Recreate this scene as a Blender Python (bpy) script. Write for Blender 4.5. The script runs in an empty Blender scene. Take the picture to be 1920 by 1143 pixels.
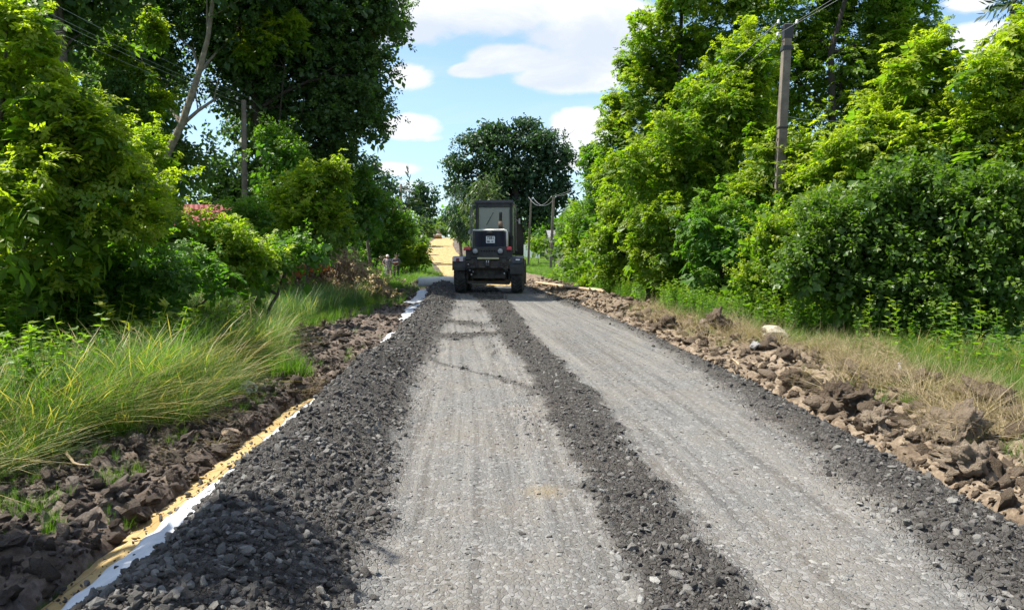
import bpy, bmesh, math, random
import numpy as np
from mathutils import Vector, Matrix, Euler

# ------------------------------------------------------------------ camera, sky, sun, exposure
SC = bpy.context.scene
COL = SC.collection
rnd = random.Random(7)
R = np.random.default_rng(11)
F = 1400.0 / 1920.0
PITCH = math.atan(96.5 / 1400.0)
cam_d = bpy.data.cameras.new('camera'); cam = bpy.data.objects.new('camera', cam_d); COL.objects.link(cam)
cam.location = (0, 0, 1.5); cam.rotation_euler = (math.pi / 2 - PITCH, 0, 0)
cam_d.sensor_width = 36; cam_d.lens = 36 * F; cam_d.clip_start = 0.05; cam_d.clip_end = 3000
SC.camera = cam
SUN_AZ, SUN_EL = math.radians(85), math.radians(58)       # degrees left of the road's direction, height
sv = Vector((-math.sin(SUN_AZ) * math.cos(SUN_EL), math.cos(SUN_AZ) * math.cos(SUN_EL), math.sin(SUN_EL)))
sd = bpy.data.lights.new('sun', 'SUN'); sun = bpy.data.objects.new('sun', sd); COL.objects.link(sun)
sd.energy = 4.8; sd.angle = math.radians(0.55); sd.color = (1.0, 0.95, 0.86)
sun.rotation_euler = sv.to_track_quat('Z', 'Y').to_euler(); sun.location = (-20, 20, 40)
SC.view_settings.view_transform = 'Standard'; SC.view_settings.look = 'None'
SC.view_settings.exposure = 1.22; SC.view_settings.gamma = 1.0
SC.cycles.use_denoising = True
SC.cycles.max_bounces = 7; SC.cycles.transmission_bounces = 5; SC.cycles.diffuse_bounces = 4; SC.cycles.transparent_max_bounces = 4
SC.cycles.sample_clamp_indirect = 6.0

class NT:
    """small helper to wire shader nodes"""
    def __init__(s, tree): s.t = tree; s.n = tree.nodes; s.l = tree.links
    def node(s, typ, ins=None, **kw):
        n = s.n.new(typ)
        for k, v in kw.items(): setattr(n, k, v)
        for k, v in (ins or {}).items():
            sk = n.inputs[k]
            if isinstance(v, bpy.types.NodeSocket): s.l.new(v, sk)
            else: sk.default_value = v
        return n
    def m(s, op, a, b=0.0, c=0.0, clamp=False):
        n = s.node('ShaderNodeMath', {0: a, 1: b, 2: c}, operation=op, use_clamp=clamp); return n.outputs[0]
    def mix(s, f, a, b, typ='MIX'):
        n = s.node('ShaderNodeMix', data_type='RGBA', blend_type=typ)
        for k, v in ((0, f), (6, a), (7, b)):
            if isinstance(v, bpy.types.NodeSocket): s.l.new(v, n.inputs[k])
            else: n.inputs[k].default_value = v if k == 0 else (tuple(v) + (1,))[:4]
        return n.outputs[2]
    def ramp(s, f, stops):
        n = s.node('ShaderNodeValToRGB', {0: f})
        el = n.color_ramp.elements
        while len(el) < len(stops): el.new(0.5)
        for e, (p, c) in zip(el, stops):
            e.position = p; e.color = (tuple(c) + (1,))[:4] if hasattr(c, '__len__') else (c, c, c, 1)
        return n.outputs[0]
    def smooth(s, x, a, b):
        n = s.node('ShaderNodeMapRange', {0: x, 1: a, 2: b, 3: 0.0, 4: 1.0}, interpolation_type='SMOOTHSTEP'); return n.outputs[0]

w = bpy.data.worlds.new('World'); SC.world = w; w.use_nodes = True
W = NT(w.node_tree); W.n.clear()
sky = W.node('ShaderNodeTexSky', sky_type='NISHITA'); sky.sun_disc = False
sky.sun_elevation = SUN_EL; sky.sun_rotation = -SUN_AZ
sky.air_density = 1.0; sky.dust_density = 0.6; sky.ozone_density = 1.6
tc = W.node('ShaderNodeTexCoord').outputs['Generated']
sep = W.node('ShaderNodeSeparateXYZ', {0: tc}); X, Y, Z = sep.outputs
yy = W.m('MAXIMUM', Y, 0.05)
u = W.m('DIVIDE', X, yy); v = W.m('DIVIDE', Z, yy)
# drifting cumulus over the whole sky: the cloud base is a level sheet, so it crowds together towards the horizon
zz = W.m('ADD', W.m('MAXIMUM', Z, 0.0), 0.13)
pl = W.node('ShaderNodeCombineXYZ', {0: W.m('DIVIDE', X, zz), 1: W.m('DIVIDE', Y, zz), 2: 0.0}).outputs[0]
gn = W.node('ShaderNodeTexNoise', {'Vector': pl, 'Scale': 0.62, 'Detail': 7.0, 'Roughness': 0.55}).outputs[0]
uv = W.node('ShaderNodeCombineXYZ', {0: u, 1: W.m('MULTIPLY', v, 1.7), 2: 3.1}).outputs[0]
fn = W.node('ShaderNodeTexNoise', {'Vector': uv, 'Scale': 9.0, 'Detail': 9.0, 'Roughness': 0.64, 'Distortion': 0.5}).outputs[0]
fn2 = W.node('ShaderNodeTexNoise', {'Vector': uv, 'Scale': 34.0, 'Detail': 5.0, 'Roughness': 0.6}).outputs[0]
wob = W.m('ADD', W.m('MULTIPLY', W.m('SUBTRACT', fn, 0.5), 3.4), W.m('MULTIPLY', W.m('SUBTRACT', fn2, 0.5), 0.9))
# the banks of cloud one sees over the road: direction (px,py of the photo turned into slopes), half sizes, weight, greyness
banks = [(900, 15, 240, 60, 1.0, .7), (760, 50, 105, 46, .95, .9), (1120, 62, 135, 68, .95, .9), (960, 118, 80, 26, 1.0, .25), (890, 138, 50, 16, .8, .2),
         (1080, 140, 110, 40, 1.05, .25), (1010, 155, 60, 18, .8, .3), (770, 150, 50, 26, .8, .2), (770, 243, 62, 26, 1.0, .3), (810, 262, 40, 12, .7, .5), (745, 318, 60, 16, .8, .1),
         (1105, 238, 66, 34, 1.1, .25), (1080, 275, 50, 18, .8, .5), (1085, 300, 80, 30, .8, .1), (1835, 88, 70, 34, 1.1, .2), (1800, 15, 60, 24, .9, .3), (775, 350, 70, 22, .6, .1), (690, 90, 60, 30, .7, .3)]
cov = None; gsum = None
for (px, py, rx, ry, wt, gy) in banks:
    rx *= 1.15; ry *= 1.15
    du = W.m('DIVIDE', W.m('SUBTRACT', u, (px - 960) / 1400), rx / 1400)
    dv = W.m('DIVIDE', W.m('SUBTRACT', v, (475 - py) / 1400), ry / 1400)
    r2 = W.m('ADD', W.m('MULTIPLY', du, du), W.m('MULTIPLY', dv, dv))
    b = W.m('MULTIPLY', W.m('EXPONENT', W.m('MULTIPLY', r2, -0.75)), wt)
    low = W.m('MULTIPLY', b, W.m('MULTIPLY', W.smooth(dv, 0.5, -0.9), gy))
    cov = b if cov is None else W.m('SMOOTH_MAX', cov, b, 0.15)
    gsum = low if gsum is None else W.m('ADD', gsum, low)
front = W.smooth(Y, 0.3, 0.6)
dens_f = W.m('ADD', W.m('SUBTRACT', cov, 0.50), W.m('MULTIPLY', wob, W.m('ADD', 0.22, 0.0)))
dens_g = W.m('MULTIPLY', W.m('SUBTRACT', gn, 0.55), 7.0)
win = W.m('MULTIPLY', front, W.smooth(Z, 0.50, 0.38))
dens = W.m('ADD', W.m('MULTIPLY', dens_f, win), W.m('MULTIPLY', dens_g, W.m('SUBTRACT', 1.0, win)))
alpha = W.m('MULTIPLY', W.smooth(dens, -0.04, 0.20), 0.95)
thin = W.node('ShaderNodeTexNoise', {'Vector': W.node('ShaderNodeMapping', {0: pl, 3: (.5, 1.1, 1)}).outputs[0], 'Scale': 1.3, 'Detail': 8.0, 'Roughness': 0.6, 'Distortion': 0.6}).outputs[0]
alpha = W.m('MAXIMUM', alpha, W.m('MULTIPLY', W.smooth(thin, 0.46, 0.74), 0.22))
grey = W.m('MULTIPLY', W.smooth(W.m('ADD', W.m('MULTIPLY', gsum, win), W.m('MULTIPLY', W.m('SUBTRACT', fn, 0.5), 1.3)), 0.1, 0.75), 0.9)
ccol = W.mix(grey, (0.47, 0.475, 0.485), (0.33, 0.365, 0.43))
skyc = W.mix(1.0, sky.outputs[0], (0.094, 0.100, 0.104), 'MULTIPLY')
haz = W.smooth(Z, 0.42, -0.02)
skyc = W.mix(W.m('MULTIPLY', haz, 0.45), skyc, (0.235, 0.345, 0.435))
fin = W.mix(alpha, skyc, ccol)
bg = W.node('ShaderNodeBackground', {'Color': fin, 'Strength': 1.0})
W.l.new(bg.outputs[0], W.node('ShaderNodeOutputWorld').inputs[0])
w.cycles.sampling_method = 'MANUAL'; w.cycles.sample_map_resolution = 512

# ------------------------------------------------------------------ helpers
def P(px, py, D):
    """the point at distance D along the road that the photo shows at pixel (px, py)"""
    vv = (571.5 - py) / 1400.0; c, s = math.cos(PITCH), math.sin(PITCH)
    dy = c + s * vv; dz = -s + c * vv; dx = (px - 960) / 1400.0
    k = D / dy
    return Vector((dx * k, D, 1.5 + dz * k))

def tag(o, label=None, cat=None, group=None, kind=None):
    if label: o['label'] = label
    if cat: o['category'] = cat
    if group: o['group'] = group
    if kind: o['kind'] = kind
    return o

def empty(name, loc=(0, 0, 0), rz=0):
    o = bpy.data.objects.new(name, None); COL.objects.link(o)
    o.location = loc; o.rotation_euler = (0, 0, rz); o.empty_display_size = 0.2
    return o

def link(name, me, m=None, parent=None, loc=None, rot=None, scale=None):
    if m is not None and len(me.materials) == 0:
        for q in (m if isinstance(m, (list, tuple)) else [m]): me.materials.append(q)
    o = bpy.data.objects.new(name, me); COL.objects.link(o)
    if parent is not None: o.parent = parent
    if loc is not None: o.location = loc
    if rot is not None: o.rotation_euler = rot
    if scale is not None: o.scale = scale if hasattr(scale, '__len__') else (scale,) * 3
    return o

def np_mesh(name, V, Fc, attrs=None, smooth=False, mi=None):
    """mesh from numpy arrays; Fc is (n,k) with k = 3 or 4"""
    me = bpy.data.meshes.new(name)
    V = np.ascontiguousarray(V, np.float32).reshape(-1, 3); Fc = np.ascontiguousarray(Fc, np.int32)
    n, k = Fc.shape
    me.vertices.add(len(V)); me.vertices.foreach_set('co', V.ravel())
    me.loops.add(n * k); me.loops.foreach_set('vertex_index', Fc.ravel())
    me.polygons.add(n); me.polygons.foreach_set('loop_start', np.arange(0, n * k, k, dtype=np.int32))
    me.polygons.foreach_set('loop_total', np.full(n, k, np.int32))
    me.polygons.foreach_set('use_smooth', np.full(n, bool(smooth)))
    if mi is not None: me.polygons.foreach_set('material_index', np.asarray(mi, np.int32))
    for an, (dom, arr) in (attrs or {}).items():
        at = me.attributes.new(an, 'FLOAT', dom); at.data.foreach_set('value', np.asarray(arr, np.float32).ravel())
    me.update(calc_edges=True)
    return me

class MB:
    """collects simple shapes; build() links them as ONE mesh object"""
    def __init__(s): s.v = []; s.f = []; s.sm = []
    def add(s, vs, fs, smooth=False):
        o = len(s.v); s.v += [tuple(q) for q in vs]; s.f += [tuple(i + o for i in f) for f in fs]; s.sm += [smooth] * len(fs); return s
    def box(s, c, d, rot=None, taper=1.0):
        hx, hy, hz = d[0] / 2, d[1] / 2, d[2] / 2; vs = []
        for z in (-1, 1):
            t = taper if z > 0 else 1
            for x, y in ((-1, -1), (1, -1), (1, 1), (-1, 1)): vs.append(Vector((x * hx * t, y * hy * t, z * hz)))
        if rot is not None:
            e = Euler(rot).to_matrix(); vs = [e @ q for q in vs]
        vs = [q + Vector(c) for q in vs]
        return s.add(vs, [(3, 2, 1, 0), (4, 5, 6, 7), (0, 1, 5, 4), (1, 2, 6, 5), (2, 3, 7, 6), (3, 0, 4, 7)])
    def bar(s, a, b, wx, wy):
        a, b = Vector(a), Vector(b); d = b - a
        q = d.to_track_quat('Z', 'Y').to_matrix(); vs = []
        for z in (0, d.length):
            for x, y in ((-1, -1), (1, -1), (1, 1), (-1, 1)): vs.append(a + q @ Vector((x * wx / 2, y * wy / 2, z)))
        return s.add(vs, [(3, 2, 1, 0), (4, 5, 6, 7), (0, 1, 5, 4), (1, 2, 6, 5), (2, 3, 7, 6), (3, 0, 4, 7)])
    def tube(s, pts, rad, n=8, smooth=True, cap=True):
        pts = [Vector(p) for p in pts]; rad = rad if hasattr(rad, '__len__') else [rad] * len(pts)
        vs = []; fs = []; up = None
        for i, p in enumerate(pts):
            t = (pts[min(i + 1, len(pts) - 1)] - pts[max(i - 1, 0)]).normalized()
            if up is None: up = t.orthogonal().normalized()
            up = (up - t * up.dot(t)).normalized() if (up - t * up.dot(t)).length > 1e-6 else t.orthogonal().normalized()
            sd_ = t.cross(up)
            for k in range(n):
                a = 2 * math.pi * k / n; vs.append(p + (up * math.cos(a) + sd_ * math.sin(a)) * rad[i])
        for i in range(len(pts) - 1):
            for k in range(n): fs.append((i * n + k, i * n + (k + 1) % n, (i + 1) * n + (k + 1) % n, (i + 1) * n + k))
        o = len(fs); s.add(vs, fs, smooth)
        if cap:
            b = len(s.v) - len(vs)
            s.f.append(tuple(b + k for k in range(n))[::-1]); s.f.append(tuple(b + (len(pts) - 1) * n + k for k in range(n))); s.sm += [False, False]
        return s
    def cyl(s, a, b, r0, r1=None, n=16): return s.tube([a, b], [r0, r0 if r1 is None else r1], n)
    def lathe(s, prof, axis='X', c=(0, 0, 0), n=24, smooth=True):
        vs = []; fs = []
        for (h, r) in prof:
            for k in range(n):
                a = 2 * math.pi * k / n; q = (h, r * math.cos(a), r * math.sin(a))
                if axis == 'Y': q = (r * math.cos(a), h, r * math.sin(a))
                if axis == 'Z': q = (r * math.cos(a), r * math.sin(a), h)
                vs.append(Vector(q) + Vector(c))
        m_ = len(prof)
        for i in range(m_ - 1):
            for k in range(n): fs.append((i * n + k, i * n + (k + 1) % n, (i + 1) * n + (k + 1) % n, (i + 1) * n + k))
        fs.append(tuple(range(n))[::-1]); fs.append(tuple((m_ - 1) * n + k for k in range(n)))
        return s.add(vs, fs, smooth)
    def mesh(s, name):
        me = bpy.data.meshes.new(name); me.from_pydata(s.v, [], s.f); me.polygons.foreach_set('use_smooth', s.sm); me.update()
        bm = bmesh.new(); bm.from_mesh(me); bmesh.ops.recalc_face_normals(bm, faces=bm.faces); bm.to_mesh(me); bm.free(); return me
    def build(s, name, m, parent=None, bevel=0.0, **kw):
        o = link(name, s.mesh(name), m, parent, **kw)
        if bevel:
            b = o.modifiers.new('b', 'BEVEL'); b.width = bevel; b.segments = 2; b.limit_method = 'ANGLE'; b.angle_limit = math.radians(40)
        return o

def dup(o, parent=None):
    c = o.copy(); COL.objects.link(c); c.parent = parent
    for ch in list(o.children): dup(ch, c)
    return c

# value noise on arrays
def _h(ix, iy, s):
    n = (ix.astype(np.int64) * 374761393 + iy.astype(np.int64) * 668265263 + s * 1442695041) & 0xffffffff
    n = ((n ^ (n >> 13)) * 1274126177) & 0xffffffff
    n = ((n ^ (n >> 16)) * 2246822519) & 0xffffffff
    return ((n ^ (n >> 15)) & 0xffffff) / float(0xffffff)
def vn(x, y, s=0):
    x = np.asarray(x, float); y = np.asarray(y, float)
    ix, iy = np.floor(x), np.floor(y); fx, fy = x - ix, y - iy
    fx = fx * fx * (3 - 2 * fx); fy = fy * fy * (3 - 2 * fy)
    a, b, c, d = _h(ix, iy, s), _h(ix + 1, iy, s), _h(ix, iy + 1, s), _h(ix + 1, iy + 1, s)
    return (a * (1 - fx) + b * fx) * (1 - fy) + (c * (1 - fx) + d * fx) * fy
def fbm(x, y, s=0, o=4, g=0.5):
    t = 0; a = 1.0; n = 0
    for i in range(o):
        t = t + a * (vn(x * 2 ** i, y * 2 ** i, s + i * 17) - 0.5); n += a; a *= g
    return t / n
def cells(x, y, s=0):
    """distance to nearest jittered point, its id, second distance"""
    ix, iy = np.floor(x), np.floor(y); d1 = np.full(x.shape, 9.0); d2 = d1.copy(); idd = np.zeros(x.shape)
    for a in (-1, 0, 1):
        for b in (-1, 0, 1):
            cx_, cy_ = ix + a, iy + b
            d = np.hypot(cx_ + _h(cx_, cy_, s) - x, cy_ + _h(cx_, cy_, s + 5) - y)
            m_ = d < d1; d2 = np.where(m_, d1, np.minimum(d2, d)); idd = np.where(m_, _h(cx_, cy_, s + 9), idd); d1 = np.where(m_, d, d1)
    return d1, idd, d2
def sst(x, a, b):
    t = np.clip((x - a) / (b - a), 0, 1); return t * t * (3 - 2 * t)

# ------------------------------------------------------------------ materials
MATS = {}
def mat(name, col, rough=0.8, metal=0.0, col2=None, nscale=6.0, bump=0.0, bscale=30.0, spec=0.4, obj=True, detail=5.0, coat=0.0):
    m_ = bpy.data.materials.new(name); m_.use_nodes = True; T = NT(m_.node_tree)
    bs = T.n['Principled BSDF']; bs.inputs['Roughness'].default_value = rough; bs.inputs['Metallic'].default_value = metal
    bs.inputs['Specular IOR Level'].default_value = spec
    co = T.node('ShaderNodeTexCoord').outputs['Object' if obj else 'Generated']
    if col2 is not None:
        nz = T.node('ShaderNodeTexNoise', {'Vector': co, 'Scale': nscale, 'Detail': detail, 'Roughness': 0.6}).outputs[0]
        c = T.ramp(nz, [(0.32, col), (0.68, col2)])
        T.l.new(c, bs.inputs['Base Color'])
    else: bs.inputs['Base Color'].default_value = (*col, 1)
    if bump:
        nb = T.node('ShaderNodeTexNoise', {'Vector': co, 'Scale': bscale, 'Detail': 6.0, 'Roughness': 0.65}).outputs[0]
        T.l.new(T.node('ShaderNodeBump', {'Strength': bump, 'Distance': 0.02, 'Height': nb}).outputs[0], bs.inputs['Normal'])
    MATS[name] = m_; return m_

def leaf_mat(name, dark, light, young=None, trans=0.5, rough=0.45, tsat=1.5, spec=0.35):
    """two-sided leaf: reflects its green and passes a yellower green; 'var' differs from leaf to leaf, 'tip' marks the young shoots"""
    m_ = bpy.data.materials.new(name); m_.use_nodes = True; T = NT(m_.node_tree); T.n.clear()
    va = T.node('ShaderNodeAttribute', attribute_name='var').outputs['Fac']
    tp = T.node('ShaderNodeAttribute', attribute_name='tip').outputs['Fac']
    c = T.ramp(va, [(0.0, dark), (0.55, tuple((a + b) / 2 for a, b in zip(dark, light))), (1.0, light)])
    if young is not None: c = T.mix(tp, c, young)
    bs = T.node('ShaderNodeBsdfPrincipled', {'Base Color': c, 'Roughness': rough, 'Specular IOR Level': spec})
    tcx = T.mix(1.0, c, (tsat * 1.15, tsat * 1.32, tsat * 0.36), 'MULTIPLY')
    tr = T.node('ShaderNodeBsdfTranslucent', {'Color': tcx})
    mx = T.node('ShaderNodeMixShader', {0: trans, 1: bs.outputs[0], 2: tr.outputs[0]})
    T.l.new(mx.outputs[0], T.node('ShaderNodeOutputMaterial').inputs[0])
    MATS[name] = m_; return m_
# ------------------------------------------------------------------ the lie of the land
_y = np.arange(-40, 620, 0.5)
def table(ys, vs, k=9):
    a = np.interp(_y, ys, vs)
    if k > 1:
        p = np.pad(a, k, mode='edge'); a = np.convolve(p, np.hanning(2 * k + 1) / np.hanning(2 * k + 1).sum(), 'same')[k:-k]
    return lambda y: np.interp(y, _y, a)
zt = table([-40, 30, 50, 80, 100, 118, 135, 170, 205, 240, 300, 400, 620], [0, 0, -.1, .1, .8, 1.9, 3.2, 4.4, 5.6, 6.7, 8, 10, 14], 13)
yt = [-12, 2, 3.1, 8, 14, 22, 28, 35]
XL = table(yt, [-1.7, -1.85, -1.9, -2.1, -2.3, -2.85, -3.3, -4.0], 3)
A_ = table(yt, [-.6, -.62, -.62, -1.10, -1.35, -1.72, -2.05, -2.9], 3)
B_ = table(yt, [.55, .55, .55, .28, -.25, -.94, -1.6, -2.2], 3)
C_ = table(yt, [1.08, 1.08, 1.06, .9, .4, 0, -.3, -.8], 3)
D_ = table(yt, [1.95, 1.95, 2.1, 2.4, 2.35, 1.6, .95, .3], 3)
XR = table(yt, [2.9, 2.9, 2.95, 2.9, 2.6, 2.1, 1.5, .9], 3)
CX = table([35, 40, 53, 80, 118, 135, 170, 205, 240, 300, 620], [-1.5, -1.8, -2.4, -5.4, -11.4, -13.3, -15.8, -18.6, -20.5, -24, -40], 7)
SW_ = table([-12, 8.2, 9.6, 18.5, 21, 40], [.36, .34, -.04, -.04, .30, .34], 2)      # the bed shows, then soil covers it, then it shows again
def SL(y): return np.where(y < 34, XL(y) - SW_(y), CX(y) - 2.45)      # left and right edge of the sand bed
def SR(y): return np.where(y < 34, XR(y) + .15, CX(y) + 2.6)
WL = table([-12, 3.6, 5, 6, 8, 10.5, 12, 14, 18, 22, 30, 40, 60, 90, 620], [2.3, 2.1, 1.35, .95, .8, .9, 1.6, 2.7, 2.0, 1.2, .9, .9, .8, 1.0, 1.0], 3)
WR = table([-12, 4, 8, 12, 16, 28, 40, 60, 90, 620], [2.0, 2.0, 2.1, 2.0, 1.6, 2.2, 2.5, 2.0, 1.5, 1.5], 3)

def soil_mask(x, y):
    j = fbm(x * .9, y * .9, 31, 3) * 1.4
    l_ = sst(x + j, SL(y) - WL(y) - .25, SL(y) - WL(y) + .25) * (1 - sst(x, SL(y) - .02, SL(y) + .08))
    r_ = sst(x, SR(y) - .08, SR(y) + .02) * (1 - sst(x + j, SR(y) + WR(y) - .25, SR(y) + WR(y) + .25))
    return np.clip(l_ + r_, 0, 1)

def ground_z(x, y, fine=True):
    z = zt(y) + 0.0 * x
    sl, sr = SL(y), SR(y)
    inside = sst(x, sl - .03, sl + .12) * (1 - sst(x, sr - .12, sr + .03))
    lx, rx_ = sl - x, x - sr
    off = -0.10 - 0.12 * sst(np.maximum(lx, rx_), 1.0, 5.0) + 0.10 * fbm(x * .35, y * .35, 3, 3)
    soil = soil_mask(x, y)
    heapL = np.exp(-((lx - 1.0) / .7) ** 2) * .10 * (lx > -.2) * sst(y, 22, 14) + np.exp(-((lx - 1.3) / .8) ** 2) * .22 * (lx > -.2) * sst(y, 22, 27) * sst(y, 60, 42)
    heapR = np.exp(-((rx_ - 1.1) / .65) ** 2) * .20 * (rx_ > -.2) * (0.7 + .9 * fbm(x * .8, y * .8, 77, 2))
    off = off + heapL + heapR
    if fine:
        n = fbm(x * 2.2, y * 2.2, 5, 5, .6)
        d1, idd, d2 = cells(x * 5.5 + .5 * n, y * 5.5, 8)
        lump = (1 - sst(d1, .12, .62)) * (idd ** 1.6)
        off = off + soil * (n * .16 + lump * .09)
        d1, idd, d2 = cells(x * 13, y * 13 + n, 18)
        off = off + soil * ((1 - sst(d1, .1, .6)) * idd * .03)
    return z + off * (1 - inside) - .32 * inside

def grid(xs, ys, zf):
    Xg, Yg = np.meshgrid(xs, ys); Zg = zf(Xg, Yg)
    V = np.stack([Xg, Yg, Zg], -1).reshape(-1, 3); nx, ny = len(xs), len(ys)
    i = np.arange(ny - 1)[:, None] * nx + np.arange(nx - 1)[None, :]
    Fc = np.stack([i, i + 1, i + nx + 1, i + nx], -1).reshape(-1, 4)
    return Xg, Yg, Zg, V, Fc
def grow(a, b, f):
    o = [a]
    while o[-1] < b: o.append(o[-1] + f(o[-1]))
    return np.array(o)

# ground sheet ------------------------------------------------------
def soil_nodes(T, co):
    n1 = T.node('ShaderNodeTexNoise', {'Vector': co, 'Scale': 1.3, 'Detail': 5.0, 'Roughness': 0.6}).outputs[0]
    n2 = T.node('ShaderNodeTexNoise', {'Vector': co, 'Scale': 17.0, 'Detail': 6.0, 'Roughness': 0.65}).outputs[0]
    sx = T.node('ShaderNodeSeparateXYZ', {0: co}).outputs[0]
    side = T.smooth(sx, -0.5, 1.0)
    lt = T.ramp(n2, [(.3, (.066, .051, .040)), (.5, (.130, .103, .083)), (.72, (.23, .19, .155))])
    rt = T.ramp(n2, [(.3, (.088, .064, .044)), (.5, (.195, .150, .105)), (.72, (.34, .275, .20))])
    c = T.mix(side, lt, rt)
    return T.mix(T.smooth(n1, .42, .62), c, T.mix(1.0, c, (.62, .60, .58), 'MULTIPLY'))
mg = bpy.data.materials.new('ground_soil_and_turf'); mg.use_nodes = True; T = NT(mg.node_tree)
co = T.node('ShaderNodeNewGeometry').outputs['Position']
so = T.node('ShaderNodeAttribute', attribute_name='soil').outputs['Fac']
n3 = T.node('ShaderNodeTexNoise', {'Vector': co, 'Scale': 2.2, 'Detail': 6.0, 'Roughness': 0.7}).outputs[0]
n4 = T.node('ShaderNodeTexNoise', {'Vector': co, 'Scale': 0.12, 'Detail': 3.0}).outputs[0]
turf = T.ramp(n3, [(.3, (.035, .055, .012)), (.5, (.07, .12, .018)), (.75, (.13, .19, .03))])
turf = T.mix(T.smooth(n4, .4, .65), turf, T.mix(1.0, turf, (1.25, 1.0, .8), 'MULTIPLY'))
cc = T.mix(T.smooth(T.m('ADD', so, T.m('MULTIPLY', T.m('SUBTRACT', n3, .5), .6)), .35, .6), turf, soil_nodes(T, co))
bs = T.n['Principled BSDF']; T.l.new(cc, bs.inputs['Base Color']); bs.inputs['Roughness'].default_value = .95; bs.inputs['Specular IOR Level'].default_value = .15
nb = T.node('ShaderNodeTexNoise', {'Vector': co, 'Scale': 38.0, 'Detail': 7.0, 'Roughness': 0.7}).outputs[0]
T.l.new(T.node('ShaderNodeBump', {'Strength': .8, 'Distance': 0.02, 'Height': nb}).outputs[0], bs.inputs['Normal'])

xs = np.concatenate([-grow(7.0, 420, lambda t: .12 + (t - 7) * .05)[::-1], np.arange(-6.95, 6.99, .065), grow(7.0, 420, lambda t: .12 + (t - 7) * .05)])
ys = np.concatenate([np.arange(-40, 0, 2.0), np.arange(0, 2, .3), grow(2.0, 620, lambda t: max(.045, min(t * t / 1200.0, .5 + t * .02)))])
Xg, Yg, Zg, V, Fc = grid(xs, ys, ground_z)
ground = tag(link('ground', np_mesh('ground', V, Fc, {'soil': ('POINT', soil_mask(Xg, Yg))}, True), mg), kind='structure')

# sand bed ---------------------------------------------------------
ms = bpy.data.materials.new('yellow_sand'); ms.use_nodes = True; T = NT(ms.node_tree)
co = T.node('ShaderNodeNewGeometry').outputs['Position']
n1 = T.node('ShaderNodeTexNoise', {'Vector': co, 'Scale': 3.0, 'Detail': 6.0, 'Roughness': .6}).outputs[0]
rut = T.node('ShaderNodeTexNoise', {'Vector': T.node('ShaderNodeMapping', {0: co, 3: (1.7, .07, 1)}).outputs[0], 'Scale': 2.6, 'Detail': 3.0, 'Distortion': 0.7}).outputs[0]
c = T.ramp(n1, [(.3, (.35, .235, .095)), (.55, (.49, .36, .17)), (.8, (.57, .45, .25))])
c = T.mix(T.m('MULTIPLY', T.smooth(T.m('ABSOLUTE', T.m('SUBTRACT', rut, .5)), .03, .0), .8), c, (.17, .11, .05))
bs = T.n['Principled BSDF']; T.l.new(c, bs.inputs['Base Color']); bs.inputs['Roughness'].default_value = .95; bs.inputs['Specular IOR Level'].default_value = .1
nb = T.node('ShaderNodeTexNoise', {'Vector': co, 'Scale': 26.0, 'Detail': 6.0, 'Roughness': .7}).outputs[0]
T.l.new(T.node('ShaderNodeBump', {'Strength': .6, 'Distance': .03, 'Height': T.m('ADD', nb, T.m('MULTIPLY', rut, .7))}).outputs[0], bs.inputs['Normal'])
def sand_z(x, y):
    e = np.minimum(x - SL(y), SR(y) - x)
    return zt(y) - .115 + .035 * fbm(x * 4, y * 4, 41, 4, .6) - .05 * (1 - sst(e, 0, .22)) + .04 * fbm(x * .7, y * .12, 43, 3) * (y > 34)
ysd = grow(-12.0, 330, lambda t: .5 if t < 1 else max(.05, min(t * t / 1500.0, 1.0)))
tt = np.concatenate([np.linspace(0, .14, 14), np.linspace(.17, .83, 22), np.linspace(.86, 1, 8)])
Yg = np.repeat(ysd[:, None], len(tt), 1); Xg = SL(Yg) + (SR(Yg) - SL(Yg)) * tt[None, :] + .07 * fbm(Yg * 1.7, tt[None, :] * 2 + 0 * Yg, 47, 3) * 2
V = np.stack([Xg, Yg, sand_z(Xg, Yg)], -1).reshape(-1, 3); nx, ny = len(tt), len(ysd)
i = np.arange(ny - 1)[:, None] * nx + np.arange(nx - 1)[None, :]
sand = tag(link('sand_road', np_mesh('sand_road', V, np.stack([i, i + 1, i + nx + 1, i + nx], -1).reshape(-1, 4), None, True), ms), kind='structure')

# crushed stone road ------------------------------------------------
def loose_mask(x, y):
    n = fbm(x * 3, y * 3, 61, 4, .6) * .5 + fbm(x * 18, y * 18, 62, 2) * .12
    x = x + n * .55
    pile = 1 - sst(x, A_(y) - .22, A_(y) + .20)
    mid = sst(x, B_(y) - .10, B_(y) + .12) * (1 - sst(x, C_(y) - .14, C_(y) + .06))
    sh = sst(x, D_(y) - .30, D_(y) + .32)
    band = np.exp(-((y - 13.7 - .5 * np.sin(x * 2 + 1)) / .62) ** 2) + .9 * np.exp(-((y - 16.1 - .6 * np.sin(x * 2.6)) / .7) ** 2) + .55 * np.exp(-((y - 19.2 + .6 * x) / .9) ** 2)  # wavy cross bands on the left lane, given the darker tone and a slight rise
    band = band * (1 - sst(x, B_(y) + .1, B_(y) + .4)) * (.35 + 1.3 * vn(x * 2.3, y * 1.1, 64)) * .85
    line = np.exp(-((x - (-1.25 + 1.5 * sst(y, 10.9, 7.7))) / .10) ** 2) * sst(y, 7.4, 7.8) * (1 - sst(y, 10.6, 11.2)) * .6
    return np.clip(np.maximum.reduce([pile, mid, sh, band, line]), 0, 1), np.clip(pile, 0, 1), np.clip(mid, 0, 1), np.clip(sh, 0, 1), band, line
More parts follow.
